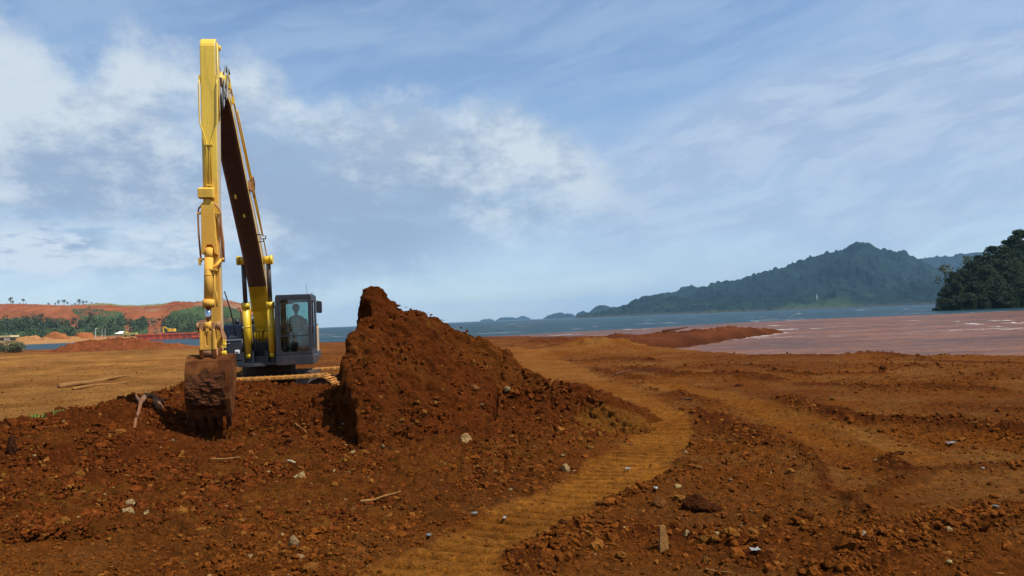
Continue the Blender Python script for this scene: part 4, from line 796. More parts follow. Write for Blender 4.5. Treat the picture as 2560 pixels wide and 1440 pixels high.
# bucket
bx0, bx1 = -.36, .325
bp = [(-5.58, 1.50), (-5.76, 1.52), (-5.92, 1.50), (-6.03, 1.42), (-6.09, 1.22), (-6.12, .98), (-6.11, .78), (-6.07, .62), (-6.00, .48)]
bi = [(a + .05 if i > 1 else a, b_ - .045 if i < 5 else b_ + .0) for i, (a, b_) in enumerate(bp)]
bk = B().prism(bp + bi[::-1], bx0, bx1, smooth=False).done('bucket', M_BUCK, ex, .006)
sidep = bp + [(-5.82, .60), (-5.64, .95), (-5.55, 1.25)]
B().prism(sidep, bx0 - .022, bx0 + .012).done('side_plate', M_BUCK, bk, .006); B().prism(sidep, bx1 - .012, bx1 + .022).done('side_plate', M_BUCK, bk, .006)
B().box(-.16, -.10, -6.0, -5.45, 1.46, 1.62).box(.05, .11, -6.0, -5.45, 1.46, 1.62).done('ear', M_BUCK, bk, .01)
for i in range(5):
    tx = bx0 + .06 + i * .148; B().prism([(-6.09, .60), (-6.05, .46), (-5.97, .31), (-5.93, .31), (-5.95, .46), (-5.98, .58)], tx - .04, tx + .04).done('tooth', M_MUD, bk, .008)
# wet mud caked on the back of the bucket
def mudcake():
    u = np.linspace(bx0 + .012, bx1 - .05, 90); pts = np.array(bp[2:]); seg = np.r_[0, np.cumsum(np.hypot(*np.diff(pts, axis=0).T))]; v = np.linspace(0, seg[-1], 110)
    yy = np.interp(v, seg, pts[:, 0]); zz = np.interp(v, seg, pts[:, 1]); ny_ = np.gradient(zz, v); nz_ = -np.gradient(yy, v); U, Vv = np.meshgrid(u, v); x = U.ravel(); vv = Vv.ravel()
    t = vv / seg[-1]; am = ss(t + .35 * fbm(x, vv, 3, 3, 801), .18, .5) * (1 - ss(t + .12 * fbm(x, vv, 6, 3, 809), .80, .90)); rip = np.abs(fbm(x * .8, vv * 2.6 + .4 * fbm(x, vv, 3, 3, 806), 3.2, 5, 802, .6)) * .16 + .05 * fbm(x, vv, 12, 4, 803); h = am * (.035 + rip) + .004 - .02 * (1 - am)
    YY = np.repeat(yy, len(u)); ZZ = np.repeat(zz, len(u)); NY_ = np.repeat(ny_, len(u)); NZ_ = np.repeat(nz_, len(u)); V = np.stack([x, YY + NY_ * h, ZZ + NZ_ * h], 1)
    return npmesh('caked_mud', V, grid_faces(len(v), len(u)), M_MUD, True)
new_obj('caked_mud', mudcake(), bk)
# house
B().box(-.80, 1.05, -1.1, 1.9, 1.10, 1.30).box(-.40, .42, -1.30, -1.0, 1.10, 1.16).done('deck', M_GREYP, ex, .01)
tb = B().box(-.83, -.38, -1.30, -.30, 1.22, 1.73, bev=.03).box(-.84, -.37, -1.33, -.28, 1.10, 1.21, bev=.01).done('tool_box', M_GREYP, ex)
l2 = B().box(-.52, -.42, -1.335, -1.29, 1.385, 1.47, bev=.015).done('headlamp', M_LENS, tb); B().box(-.50, -.44, -1.345, -1.336, 1.41, 1.432).done('guard_bar', M_LAMPB, l2)
B().box(-.81, -.37, -1.315, -1.302, 1.69, 1.705).tube([(-.66, -1.31, 1.62), (-.63, -1.31, 1.62)], .015, 8).done('latch', M_CHROME, tb)
B().prism([(-1.24, 1.735), (-1.10, 2.0), (-1.0, 2.05), (.2, 2.07), (.2, 1.735)], -.84, -.36).done('fuel_tank', M_GREYP, ex, .03)
B().tube([(-.40, -1.2, 1.75), (-.40, -1.15, 1.95), (-.42, -.9, 2.0)], .015, 8).tube([(-.37, -1.28, 1.4), (-.37, -1.25, 1.72)], .014, 8).done('handrail', M_GREYP, ex)
B().box(-.84, 1.0, .2, 1.9, 1.30, 2.02, bev=.05).done('engine_hood', M_GREYP, ex); B().box(.50, 1.02, -.05, 1.9, 1.16, 1.98, bev=.09).done('side_panel', M_SIDE, ex)
B().prism([(-.80, 1.55), (1.0, 2.3), (-.80, 1.5)][:0] or [(-.9, 1.6), (-.75, 2.2), (.80, 2.2), (.95, 1.6)], 1.15, 1.98, 'z').done('counterweight', M_SIDE, ex, .05)
B().tube([(-.62, -.5, 2.05), (-.62, -.5, 2.17)], .055, 14).done('filler_cap', M_BLACK, ex)
B().tube([(-.35, -.2, 2.04), (-.35, -.2, 2.16), (-.35, -.2, 2.21), (-.35, -.2, 2.26)], [.13, .13, .115, .04], 18).done('air_precleaner', M_CABP, ex)
B().tube([(-.78, .9, 2.0), (-.78, .9, 2.35), (-.80, .8, 2.5)], .03, 10).done('exhaust', M_RUSTP, ex)
B().box(-.50, -.34, -.75, -.55, 2.05, 2.10).done('hatch', M_RUSTP, ex, .01)
# hoses at the boom foot
hb = B()
for xx in (-.10, -.04, .03): hb.tube([(xx + .01, -1.02, 1.25), (xx, -1.14, 1.45), (xx, -1.18, 1.72)], .016, 8)
for xx in (.13, .18, .22): hb.tube([(xx + .01, -1.0, 1.30), (xx, -1.12, 1.5), (xx, -1.18, 1.74)], .016, 8)
hb.done('hydraulic_hose', M_CABP, ex)
hb = B()
for xx in (-.10, -.04, .03, .13, .18): hb.tube([(xx, -1.18, 1.70), (xx, -1.19, 1.84), (xx + .02, -1.17, 1.90), (xx + .035, -1.1, 1.90), (xx + .04, -1.03, 1.84)], .02, 10)
hb.box(.15, .21, -1.2, -1.16, 1.80, 1.85).done('pipe_elbow', M_PAINT, ex)
B().box(-.42, .42, -1.05, -.3, 1.16, 1.62).done('swing_bay', M_BLACK, ex)
B().box(-.42, .14, -1.50, -1.22, 1.085, 1.11).tube([(-.40, -1.49, 1.12), (.12, -1.49, 1.12)], .012, 6).done('step', M_CABP, ex)
# cab
cf = -1.50; cx0, cx1, cz0, cz1 = .405, 1.195, 1.30, 2.66; cb = cf + 1.08
fr = B().ring(rrect(cx0, cx1, cz0, cz1, .07), rrect(cx0 + .085, cx1 - .05, cz0 + .06, cz1 - .085, .09), cf, cf + .05, 'y').done('cab', M_CABP, ex, .008)
so = [(cf + .05, cz0), (cb, cz0), (cb, cz1 - .01), (cf + .05, cz1 - .01)]; B().ring(so, [(cf + .09, 1.42), (cb - .16, 1.42), (cb - .16, 2.50), (cf + .09, 2.50)], cx1 - .045, cx1 - .005, 'x').box(cx1 - .05, cx1 - .001, cf + .42, cf + .47, 1.42, 2.5).done('door', M_CABP, fr, .004)
B().ring(so, [(cf + .12, 1.75), (cb - .12, 1.75), (cb - .12, 2.50), (cf + .12, 2.50)], cx0 + .005, cx0 + .045, 'x').done('side_frame', M_CABP, fr, .004)
B().ring([(cx0, cz0), (cx1, cz0), (cx1, cz1), (cx0, cz1)], [(cx0 + .09, 1.95), (cx1 - .09, 1.95), (cx1 - .09, 2.52), (cx0 + .09, 2.52)], cb - .03, cb + .01, 'y').done('rear_frame', M_CABP, fr, .004)
B().box(cx0 + .01, cx1 - .01, cf + .04, cb, cz1 - .06, cz1 + .012, bev=.02).done('roof', M_CABP, fr); B().box(cx0 + .02, cx1 - .02, cf + .05, cb, 1.26, 1.36).done('floor', M_GREYP, fr)
B().box(cx0 - .005, cx1 + .02, cf - .01, cf + 1.1, 1.085, 1.295, bev=.02).done('cab_base', M_GREYP, ex)
B().ring(rrect(cx0 + .08, cx1 - .046, cz0 + .055, cz1 - .08, .09), rrect(cx0 + .105, cx1 - .07, cz0 + .08, cz1 - .105, .08), cf - .003, cf + .02, 'y').done('window_seal', M_BLACK, fr)
gz = 1.75; iw = rrect(cx0 + .08, cx1 - .045, gz, cz1 - .09, .08)
B().prism(rrect(cx0 + .08, cx1 - .045, gz, cz1 - .09, .085), cf + .018, cf + .026, 'y').done('windscreen', M_GLASS, fr); B().prism([(cx0 + .08, cz0 + .06), (cx1 - .045, cz0 + .06), (cx1 - .045, gz - .02), (cx0 + .08, gz - .02)], cf + .018, cf + .026, 'y').done('lower_window', M_GLASS, fr)
B().box(cx0 + .09, cx1 - .06, cf + .005, cf + .04, gz - .02, gz).box(cx0 + .12, cx1 - .08, cf - .005, cf + .01, cz0 + .05, cz0 + .075).done('window_bar', M_GREYP, fr)
B().prism([(cx0 + .08, 1.94), (cx1 - .08, 1.94), (cx1 - .08, 2.53), (cx0 + .08, 2.53)], cb - .015, cb - .008, 'y').done('rear_window', M_GLASSB, fr)
B().prism([(cf + .08, 1.41), (cb - .15, 1.41), (cb - .15, 2.51), (cf + .08, 2.51)], cx1 - .028, cx1 - .02).done('door_window', M_GLASSB, fr)
B().prism([(cf + .11, 1.74), (cb - .11, 1.74), (cb - .11, 2.51), (cf + .11, 2.51)], cx0 + .02, cx0 + .028).done('side_window', M_GLASSB, fr)
B().tube([(cx1 + .015, cf + .08, 2.45), (cx1 + .03, cf + .07, 2.42), (cx1 + .03, cf + .07, 1.85), (cx1 + .0, cf + .08, 1.8)], .011, 8).done('grab_rail', M_BLACK, fr)
mr = B().tube([(cx1 - .01, cf + .1, 2.5), (1.25, cf + .1, 2.515), (1.36, cf + .1, 2.50)], .009, 6).done('mirror_arm', M_BLACK, fr)
mm = B().prism(rrect(1.30, 1.425, 2.23, 2.50, .03), cf + .08, cf + .12, 'y').done('mirror', M_BLACK, ex, .006); B().prism(rrect(1.312, 1.413, 2.245, 2.487, .025), cf + .121, cf + .124, 'y').done('mirror_glass', M_CHROME, mm)
B().tube([(1.09, cf + .3, 2.66), (1.06, cf + .3, 2.93)], .004, 5).tube([(1.17, cf + .2, 2.6), (1.2, cf + .2, 2.7), (1.25, cf + .2, 2.62)], .01, 6).done('antenna', M_BLACK, fr)
B().box(.60, .78, cf + .10, cf + .22, 2.46, 2.55, bev=.01).done('ceiling_unit', M_GREYP, fr)
B().box(.70, 1.02, -.86, -.70, 1.80, 2.12, bev=.04).box(.66, 1.04, -1.12, -.72, 1.62, 1.74, bev=.03).box(.74, .96, -1.0, -.76, 1.36, 1.62).done('seat', M_BLACK, ex)
M_CON = simple('console_beige', (.45, .44, .33), .7, .2, 5)
B().box(.54, .62, cf + .12, cf + .7, 1.40, 1.66, bev=.02).box(1.06, 1.13, cf + .2, cf + .7, 1.40, 1.68, bev=.02).tube([(.585, cf + .22, 1.66), (.59, cf + .2, 1.80)], .014, 8).tube([(1.09, cf + .25, 1.68), (1.085, cf + .23, 1.82)], .014, 8).tube([(.78, cf + .16, 1.36), (.78, cf + .13, 1.60)], .012, 6).tube([(.88, cf + .16, 1.36), (.88, cf + .13, 1.60)], .012, 6).done('controls', M_BLACK, ex)
B().prism([(.52, 1.75), (.56, 2.18), (.60, 2.0), (.62, 1.80), (.60, 1.72)], cf + .75, cf + .8, 'y').done('console', M_CON, ex, .01)
# ---------------- tracks (carrier turned across the picture)
def track(cyy, nm='track'):
    cx_, L, hgt, wid = .30, 1.70, .90, .56; r = hgt / 2 - .06; t = root('undercarriage_track', (0, 0, 0), None, None); t.name = nm; t.parent = ex; t.matrix_parent_inverse = Matrix(); t.rotation_euler.z = -YAW; del_keys = [k for k in ('label', 'category') if k in t.keys()]
    for k in del_keys: del t[k]
    path = []; n = 15
    for i in range(n + 1): a = R(90 - 180 * i / n); path.append((cx_ + L - r + r * math.cos(a), .06 + r + r * math.sin(a)))
    for i in range(n + 1): a = R(270 - 180 * i / n); path.append((cx_ - L + r + r * math.cos(a), .06 + r + r * math.sin(a)))
    # resample to shoes
    P2 = np.array(path + [path[0]]); sg = np.r_[0, np.cumsum(np.hypot(*np.diff(P2, axis=0).T))]; N = 50; s_ = np.linspace(0, sg[-1], N, endpoint=False); b = B()
    for q in s_:
        e = (q + .02) % sg[-1]; a0 = np.array([np.interp(q, sg, P2[:, 0]), np.interp(q, sg, P2[:, 1])]); a1 = np.array([np.interp(e, sg, P2[:, 0]), np.interp(e, sg, P2[:, 1])]); an = math.atan2(a1[1] - a0[1], a1[0] - a0[0])
        sag = -.03 * math.sin(math.pi * np.clip((a0[0] - cx_ + L) / (2 * L), 0, 1)) if a0[1] > .5 else 0
        M = Matrix.Rotation(-an, 3, 'Y'); hx_ = sg[-1] / N * .47; mid = Vector((a0[0], cyy, a0[1] + sag ))
        for (u0, u1, w0, w1) in ((-hx_, hx_, -.018, .018), (-hx_ * .9, -hx_ * .6, .018, .055), (-.02, .02, .018, .045)):
            r_ = bmesh.ops.create_cube(b.bm, size=1); v = r_['verts']; bmesh.ops.scale(b.bm, verts=v, vec=(u1 - u0, wid, w1 - w0)); bmesh.ops.translate(b.bm, verts=v, vec=((u0 + u1) / 2, 0, (w0 + w1) / 2)); bmesh.ops.rotate(b.bm, verts=v, cent=(0, 0, 0), matrix=M); bmesh.ops.translate(b.bm, verts=v, vec=mid)
    b.done('shoe_chain', M_PAD, t, .006)
    b = B().box(cx_ - L + .35, cx_ + L - .35, cyy - .14, cyy + .14, .28, .66)
    for k in range(8): b.tube([(cx_ - L + .55 + k * .33, cyy - .16, .2), (cx_ - L + .55 + k * .33, cyy + .16, .2)], .12, 14)
    b.tube([(cx_ + L - r, cyy - .13, .06 + r), (cx_ + L - r, cyy + .13, .06 + r)], r - .06, 20).tube([(cx_ - L + r, cyy - .13, .06 + r), (cx_ - L + r, cyy + .13, .06 + r)], r - .06, 20).done('track_frame', M_UNDER, t, .01); return t
track(-1.60); track(1.30)
cfm = B().box(-.6, 1.0, -1.35, 1.1, .40, .85).tube([(.0, 0, .8), (.0, 0, 1.09)], .62, 28).done('centre_frame', M_UNDER, ex); cfm.rotation_euler.z = -YAW
# hose loops at the arm head
M_HOSE = simple('grey_hose', (.16, .19, .21), .4, .2, 6)
B().tube([(.19, -5.0, 6.62), (.20, -5.1, 6.72), (.20, -5.2, 6.60), (.20, -5.3, 6.2), (.20, -5.33, 5.95), (.20, -5.38, 5.85), (.20, -5.46, 5.95), (.19, -5.50, 6.2)], .016, 8).tube([(.235, -4.95, 6.6), (.235, -5.08, 6.68), (.235, -5.15, 6.5), (.235, -5.22, 6.15), (.235, -5.3, 6.02), (.22, -5.4, 6.2)], .014, 8).tube([(-.02, -5.45, 2.55), (.15, -5.40, 2.45)], .01, 5).done('loop_hose', M_HOSE, ex)
B().tube([(.145, -5.40, 2.60), (.20, -5.25, 2.30), (.24, -5.15, 2.0), (.25, -5.1, 1.8)], .013, 6).done('slack_hose', M_BLACK, ex)
B().box(.19, .245, -4.98, -4.88, 6.33, 6.44).box(.19, .235, -4.62, -4.55, 6.15, 6.28).done('hose_bracket', M_PAINT, boom, .005)

# ------------------------------------------------------------ operator
def skin(name, chains, m, parent, sub=1, rootv=0):
    """chains: list of [(x,y,z,r),...]; first point shared when equal to an earlier point"""
    vs = []; es = []; rs = []; idx = {}
    for ch in chains:
        prev = None
        for p in ch:
            k = tuple(round(q, 4) for q in p[:3])
            if k not in idx: idx[k] = len(vs); vs.append([c_ * K for c_ in p[:3]]); rs.append(p[3] * K)
            i = idx[k]
            if prev is not None and prev != i: es.append((prev, i))
            prev = i
    me = bpy.data.meshes.new(name); me.from_pydata(vs, es, []); me.materials.append(m); o = new_obj(name, me, parent)
    o.modifiers.new('skin', 'SKIN'); md = o.modifiers.new('sub', 'SUBSURF'); md.levels = md.render_levels = sub
    if not me.skin_vertices: me.skin_vertices.new()
    for i, r_ in enumerate(rs): s_ = me.skin_vertices[0].data[i]; s_.radius = (r_, r_); s_.use_root = (i == rootv)
    o.modifiers['skin'].use_smooth_shade = True; return o
M_SKIN = mat('skin', (.30, .16, .10), .6)[0]; M_SHIRT = simple('grey_shirt', (.20, .23, .25), .9, .15, 10); M_VEST = simple('reflective_band', (.62, .70, .50), .6, .1, 10); M_JEAN = simple('pale_blue_jeans', (.30, .42, .50), .9, .2, 9); M_CAP = simple('dark_cap', (.025, .028, .035), .8, .2, 9); M_BOOT = simple('worn_boot', (.24, .24, .17), .8, .3, 9)
def operator():
    x0, y0 = .80, -.98; zh = 1.80; hp_ = lambda dx, dy, z, r_: (x0 + dx, y0 + dy, z, r_); ch = []
    ch.append([hp_(0, 0, zh, .085), hp_(0, .03, 1.93, .085), hp_(0, .02, 2.05, .10), hp_(0, 0, 2.14, .075), hp_(0, -.02, 2.21, .035), hp_(0, -.03, 2.26, .036), hp_(0, -.045, 2.31, .070), hp_(0, -.045, 2.37, .080), hp_(0, -.04, 2.43, .052)])
    for s in (-1, 1):
        ch.append([hp_(0, 0, 2.14, .075), hp_(s * .09, 0, 2.135, .055), hp_(s * .145, 0, 2.11, .046), hp_(s * .19, -.06, 1.96, .038), hp_(s * .21, -.14, 1.85, .032), hp_(s * .215, -.28, 1.82, .025), hp_(s * .215, -.33, 1.82, .022)])
        for f_, (dx, L_) in enumerate([(-.022, .045), (-.008, .052), (.007, .05), (.02, .04)]): ch.append([hp_(s * .215, -.33, 1.82, .022), hp_(s * .215 + dx, -.355, 1.815, .0085), hp_(s * .215 + dx, -.355 - L_ * .5, 1.80, .0075), hp_(s * .215 + dx, -.355 - L_ * .6, 1.78, .006)])
        ch.append([hp_(s * .215, -.28, 1.82, .025), hp_(s * .215 - s * .03, -.31, 1.815, .009), hp_(s * .215 - s * .035, -.345, 1.80, .007)])
        ch.append([hp_(0, 0, zh, .085), hp_(s * .06, -.02, 1.79, .072), hp_(s * .10, -.26, 1.79, .055), hp_(s * .11, -.34, 1.77, .05), hp_(s * .10, -.38, 1.58, .042), hp_(s * .10, -.39, 1.43, .032), hp_(s * .10, -.47, 1.395, .03)])
    b = skin('person', ch, M_SKIN, None, 1); b['label'] = 'operator in a dark cap, grey shirt and pale blue trousers seated in the excavator cab'; b['category'] = 'person'
    b.location = ex.location; b.rotation_euler = ex.rotation_euler
    ch = [[hp_(0, 0, 1.83, .10), hp_(0, .03, 1.93, .10), hp_(0, .02, 2.05, .135), hp_(0, 0, 2.14, .10), hp_(0, -.01, 2.185, .045)]]
    for s in (-1, 1): ch.append([hp_(0, 0, 2.14, .088), hp_(s * .09, 0, 2.135, .066), hp_(s * .145, 0, 2.11, .056), hp_(s * .19, -.06, 1.96, .048), hp_(s * .21, -.14, 1.85, .040), hp_(s * .214, -.2, 1.835, .036)])
    skin('shirt', ch, M_SHIRT, b); ch = [[hp_(0, 0, 1.80, .098), hp_(0, .01, 1.86, .095)]]
    for s in (-1, 1): ch.append([hp_(0, 0, 1.80, .098), hp_(s * .06, -.02, 1.79, .084), hp_(s * .10, -.26, 1.79, .066), hp_(s * .11, -.34, 1.77, .06), hp_(s * .10, -.38, 1.58, .052), hp_(s * .10, -.39, 1.45, .045)])
    skin('trousers', ch, M_JEAN, b)
    for s in (-1, 1): skin('boot', [[hp_(s * .10, -.38, 1.47, .042), hp_(s * .10, -.385, 1.41, .042), hp_(s * .10, -.47, 1.395, .038), hp_(s * .10, -.50, 1.39, .03)]], M_BOOT, b)
    c = B(); c.tube([hp_(0, -.04, 2.36, 0)[:3], hp_(0, -.04, 2.40, 0)[:3], hp_(0, -.04, 2.45, 0)[:3], hp_(0, -.04, 2.475, 0)[:3]], [.088, .087, .066, .025], 16); c.prism([(x0 - .06, y0 - .10), (x0 + .06, y0 - .10), (x0 + .045, y0 - .165), (x0 - .045, y0 - .165)], 2.365, 2.375, 'z'); c.done('cap', M_CAP, b)
    v = B()
    for s in (-1, 1): v.prism([(x0 + s * .03, 2.12), (x0 + s * .06, 2.13), (x0 + s * .055, 1.93), (x0 + s * .03, 1.93)], y0 - .105, y0 - .098, 'y')
    v.box(x0 - .09, x0 + .09, y0 - .108, y0 - .100, 1.89, 1.915); v.done('reflective_band', M_VEST, b)
    # face: nose, ears, eyes
    f_ = B(); f_.prism([(x0 - .01, 2.315), (x0 + .01, 2.315), (x0 + .005, 2.35), (x0 - .005, 2.35)], y0 - .128, y0 - .10, 'y')
    for s in (-1, 1): f_.box(x0 + s * .073 - .006, x0 + s * .073 + .006, y0 - .055, y0 - .035, 2.32, 2.355)
    f_.done('face', M_SKIN, b, .002); e_ = B()
    for s in (-1, 1): e_.box(x0 + s * .026 - .009, x0 + s * .026 + .009, y0 - .1165, y0 - .108, 2.345, 2.352)
    e_.box(x0 - .02, x0 + .02, y0 - .1115, y0 - .10, 2.290, 2.295).done('eye', M_CAP, b)
operator()

# ------------------------------------------------------------ loose clods and stones over the soil
def icos(sub):
    b = bmesh.new(); bmesh.ops.create_icosphere(b, subdivisions=sub, radius=1); V = np.array([v.co[:] for v in b.verts]); F = np.array([[v.index for v in f.verts] for f in b.faces]); b.free(); return V, F
IC1 = icos(1); IC2 = icos(2)
def lump_batch(rng, C, S, cols, ico, amp=.28):
    """many deformed lumps in one batch: C (n,3) centres, S (n,) radii"""
    V0, F0 = ico; n = len(C); nv = len(V0); sc = rng.uniform(.6, 1.25, (n, 3)) * np.array([1, 1, .75]); A = rng.uniform(0, 6.283, n); q = 1 + rng.normal(0, amp * .55, (n, nv))
    q = q + amp * np.sin(V0[:, 0][None] * rng.uniform(1, 4, (n, 1)) + V0[:, 1][None] * rng.uniform(-4, 4, (n, 1)) + rng.uniform(0, 6, (n, 1)))
    P_ = V0[None] * q[:, :, None] * sc[:, None, :]; tl = rng.uniform(-.5, .5, n); y_ = P_[..., 1] * np.cos(tl)[:, None] - P_[..., 2] * np.sin(tl)[:, None]; z_ = P_[..., 1] * np.sin(tl)[:, None] + P_[..., 2] * np.cos(tl)[:, None]
    x2 = P_[..., 0] * np.cos(A)[:, None] - y_ * np.sin(A)[:, None]; y2 = P_[..., 0] * np.sin(A)[:, None] + y_ * np.cos(A)[:, None]
    V = np.stack([x2, y2, z_], -1) * S[:, None, None] + C[:, None, :]; F = (F0[None] + (np.arange(n) * nv)[:, None, None]).reshape(-1, 3)
    return V.reshape(-1, 3), F, np.repeat(cols, nv, axis=0)
def scatter_clods():
    rng = np.random.default_rng(42); N = 420000
    t = rng.uniform(-.80, .80, N); y = np.exp(rng.uniform(math.log(5), math.log(60), N)); x = t * y
    gf = ground_fields(x, y); rough, dark = gf[1], gf[2]; hz, dc, bd = heap_z(x, y); gz = gf[0]; onheap = hz + .02 > gz
    cl = ss(fbm(x, y, .6, 3, 901), -.12, .15); pr = np.where(onheap, .50 * (.35 + .65 * cl), rough ** 1.6 * .75 * (.2 + .8 * cl) * (gf[6] > 1) + .05 * (1 - .6 * gf[3]) + .03 * gf[5])
    pr = pr * np.where(y > 25, .55, 1); keep = rng.random(N) < pr * 1.0; x, y, gz, hz, onheap, dark, rough = [q[keep] for q in (x, y, gz, hz, onheap, dark, rough)]
    n = len(x); r = .008 + .026 * rng.random(n) ** 2.6 + (rng.random(n) < .02) * rng.uniform(.015, .045, n); r = r * (1 + .03 * np.maximum(y - 8, 0)); r = np.minimum(r, .08)
    r = r * np.where(onheap, 1.0, .55 + .55 * rough)
    z = np.where(onheap, hz + .03, gz) + r * .10; base = np.where(onheap[:, None], np.array([[.096, .0240, .0042]]), np.array([[.118, .034, .0050]]))
    v = rng.random(n)[:, None]; col = base * rng.uniform(.65, 1.35, (n, 1)); col = np.where(v > .90, np.array([[.165, .062, .0110]]) * rng.uniform(.8, 1.2, (n, 1)), col); col = np.where(v > .995, np.array([[.24, .16, .07]]), col)
    big = r > .03; parts = [lump_batch(rng, np.stack([x, y, z], 1)[m], r[m], col[m], ic) for m, ic in ((big, IC2), (~big, IC1))]
    V = np.concatenate([parts[0][0], parts[1][0]]); F = np.concatenate([parts[0][1], parts[1][1] + len(parts[0][0])]); c = np.concatenate([parts[0][2], parts[1][2]])
    new_obj('soil_clods', npmesh('soil_clods', V, F, M_CLOD, False, c), label='loose red-brown clods and small stones strewn over heap and flat', cat='clods', kind='stuff')
    print('clods', n)
scatter_clods()

# ------------------------------------------------------------ single rocks, wood and litter
def onground(px, py):
    """first hit of the pixel's ray with heap or flat"""
    r = ray(px, py); t = np.linspace(4.5, 60, 2500); pts = CAM[None] + r[None] / r[1] * t[:, None]; z = surf_z(pts[:, 0], pts[:, 1]); k = np.nonzero(pts[:, 2] < z)[0]; i = k[0] if len(k) else -1
    return pts[i], t[i]
def rockmesh(seed, sub=4, amp=.35, facet=.0, flat=.75):
    rng = np.random.default_rng(seed); V, F = icos(sub); V = V * np.array([1, 1, flat]); off = rng.uniform(0, 50, 3)
    for _ in range(13):
        n = rng.normal(size=3); n /= np.linalg.norm(n); d = V @ n; lim = rng.uniform(.45, .8); V = V - np.maximum(d - lim, 0)[:, None] * n * facet
    nn = V / np.linalg.norm(V, axis=1, keepdims=True); h = fbm(nn[:, 0] * 1.0 + nn[:, 2] * .7 + off[0], nn[:, 1] + nn[:, 2] * .6 + off[1], 1.4, 5, seed, .55); return V + nn * (h * amp)[:, None], F
def rock(name, px, py, wpx, hpx, col, label, cat, seed, sub=4, amp=.35, facet=.8, sink=.40, group=None, rz=None):
    p, d = onground(px, py + hpx * .5); s = wpx * d / FPX / 2; hz_ = hpx * d / FPX / 2; V, F = rockmesh(seed, sub, amp, facet, 1.); V = V * np.array([s, s * .85, hz_ * 1.1]); c = np.array(col) * (1 + .6 * fbm(V[:, 0] + V[:, 2], V[:, 1] + V[:, 2], 2.5 / s, 4, seed)[:, None])
    o = new_obj(name, npmesh(name, V, F, M_SOIL, False, c), label=label, cat=cat, group=group); gz = float(surf_z(p[0], p[1] + s * .4)[0]); o.location = ((p[0]) * K, (p[1] + s * .4) * K, (max(gz, p[2]) + hz_ * (1 - sink * 2)) * K); o.rotation_euler.z = rz if rz is not None else 0; return o
TAN_ = (.18, .080, .018); PALE = (.25, .17, .085); REDR = (.070, .021, .006); ORG = (.19, .072, .014)
rock('boulder', 1740, 1255, 92, 58, REDR, 'largest dark brown boulder with a pointed crest in the right foreground', 'boulder', 11, 5, .45, .9)
rock('boulder', 1785, 1268, 52, 26, REDR, 'low dark flank slab leaning on the right side of the largest boulder', 'boulder', 12, 4)
rock('boulder', 1652, 1254, 40, 34, (.17, .06, .017), 'rounded orange-brown boulder just left of the largest dark boulder', 'boulder', 13, 4, .25, .5)
rock('rock', 1762, 1350, 30, 26, ORG, 'smooth round orange stone, left one of the pair below the largest boulder', 'rock', 14, 4, .12, .3)
rock('rock', 1787, 1340, 28, 20, ORG, 'smooth orange stone, right one of the pair below the largest boulder', 'rock', 15, 4, .15, .3)
rock('rock', 1765, 1392, 18, 22, TAN_, 'upright tan stone under the pair of smooth orange stones', 'rock', 16)
rock('rock', 1695, 1213, 22, 14, (.42, .27, .10), 'yellowish flat stone above the rounded orange-brown boulder', 'rock', 17)
rock('rock', 1745, 1166, 26, 12, TAN_, 'flat tan stone at the top of the gravelly bank beside the tread road', 'rock', 18)
rock('rock', 1827, 1201, 14, 12, PALE, 'small pale stone on the gravelly bank right of the tread road', 'rock', 19)
rock('rock', 1854, 1317, 12, 9, PALE, 'small cream stone in the soil right of the upright plank', 'rock', 20)
rock('rock', 2158, 1340, 24, 16, (.33, .26, .16), 'whitish shell-like stone on the right foreground flat', 'rock', 21)
rock('rock', 2375, 1404, 15, 12, (.50, .38, .16), 'yellowish stone near the bottom right corner', 'rock', 22)
rock('rock', 2458, 1170, 14, 8, (.45, .30, .22), 'pinkish pale stone at the right, beyond the rough clods', 'rock', 23)
rock('rock', 1185, 966, 34, 22, (.20, .08, .025), 'round brown stone beside the hollow in the heap slope', 'rock', 24)
rock('rock', 1104, 972, 24, 16, TAN_, 'half-buried tan stone left of the round brown stone on the heap', 'rock', 25)
rock('rock', 1268, 972, 18, 16, PALE, 'pale chalky stone on the right shoulder of the heap', 'rock', 26)
rock('rock', 1204, 1013, 17, 9, PALE, 'white flaky stone on the heap below the round brown stone', 'rock', 27)
rock('rock', 1087, 1006, 16, 14, TAN_, 'small tan stone in the middle of the heap face', 'rock', 28)
rock('rock', 1497, 1081, 28, 22, ORG, 'tan rounded stone with a dark shadow near the right foot of the heap', 'rock', 29)
rock('rock', 1477, 1114, 22, 18, TAN_, 'tan stone just below the rounded one at the right foot of the heap', 'rock', 30)
rock('rock', 1413, 1165, 26, 24, (.34, .22, .09), 'upright pale brown stone at the edge of the heap by the tread road', 'rock', 31)
rock('rock', 1337, 1117, 13, 12, PALE, 'small whitish stone low on the front of the heap', 'rock', 32)
rock('rock', 1165, 1090, 34, 30, (.34, .20, .08), 'large rough tan stone low in the heap front', 'rock', 33)
rock('rock', 1105, 1157, 28, 22, TAN_, 'broad tan stone in front of the heap', 'rock', 34)
rock('rock', 1192, 1162, 16, 14, TAN_, 'angular tan stone right of the broad tan stone in front of the heap', 'rock', 35)
rock('rock', 1236, 1178, 16, 12, TAN_, 'small tan stone at the lower right edge of the heap front', 'rock', 36)
rock('rock', 1005, 1052, 22, 12, TAN_, 'flat tan stone below the dark cut face of the heap', 'rock', 37)
rock('rock', 958, 1114, 11, 9, PALE, 'small cream stone in front of the cut face of the heap', 'rock', 38)
rock('rock', 98, 1236, 28, 20, ORG, 'blocky orange stone at the left of the foreground', 'rock', 39)
rock('rock', 206, 1228, 28, 14, ORG, 'flat orange-brown stone right of the blocky one at the left', 'rock', 40)
rock('rock', 455, 1402, 20, 20, TAN_, 'tan stone near the bottom edge, left of centre', 'rock', 41)
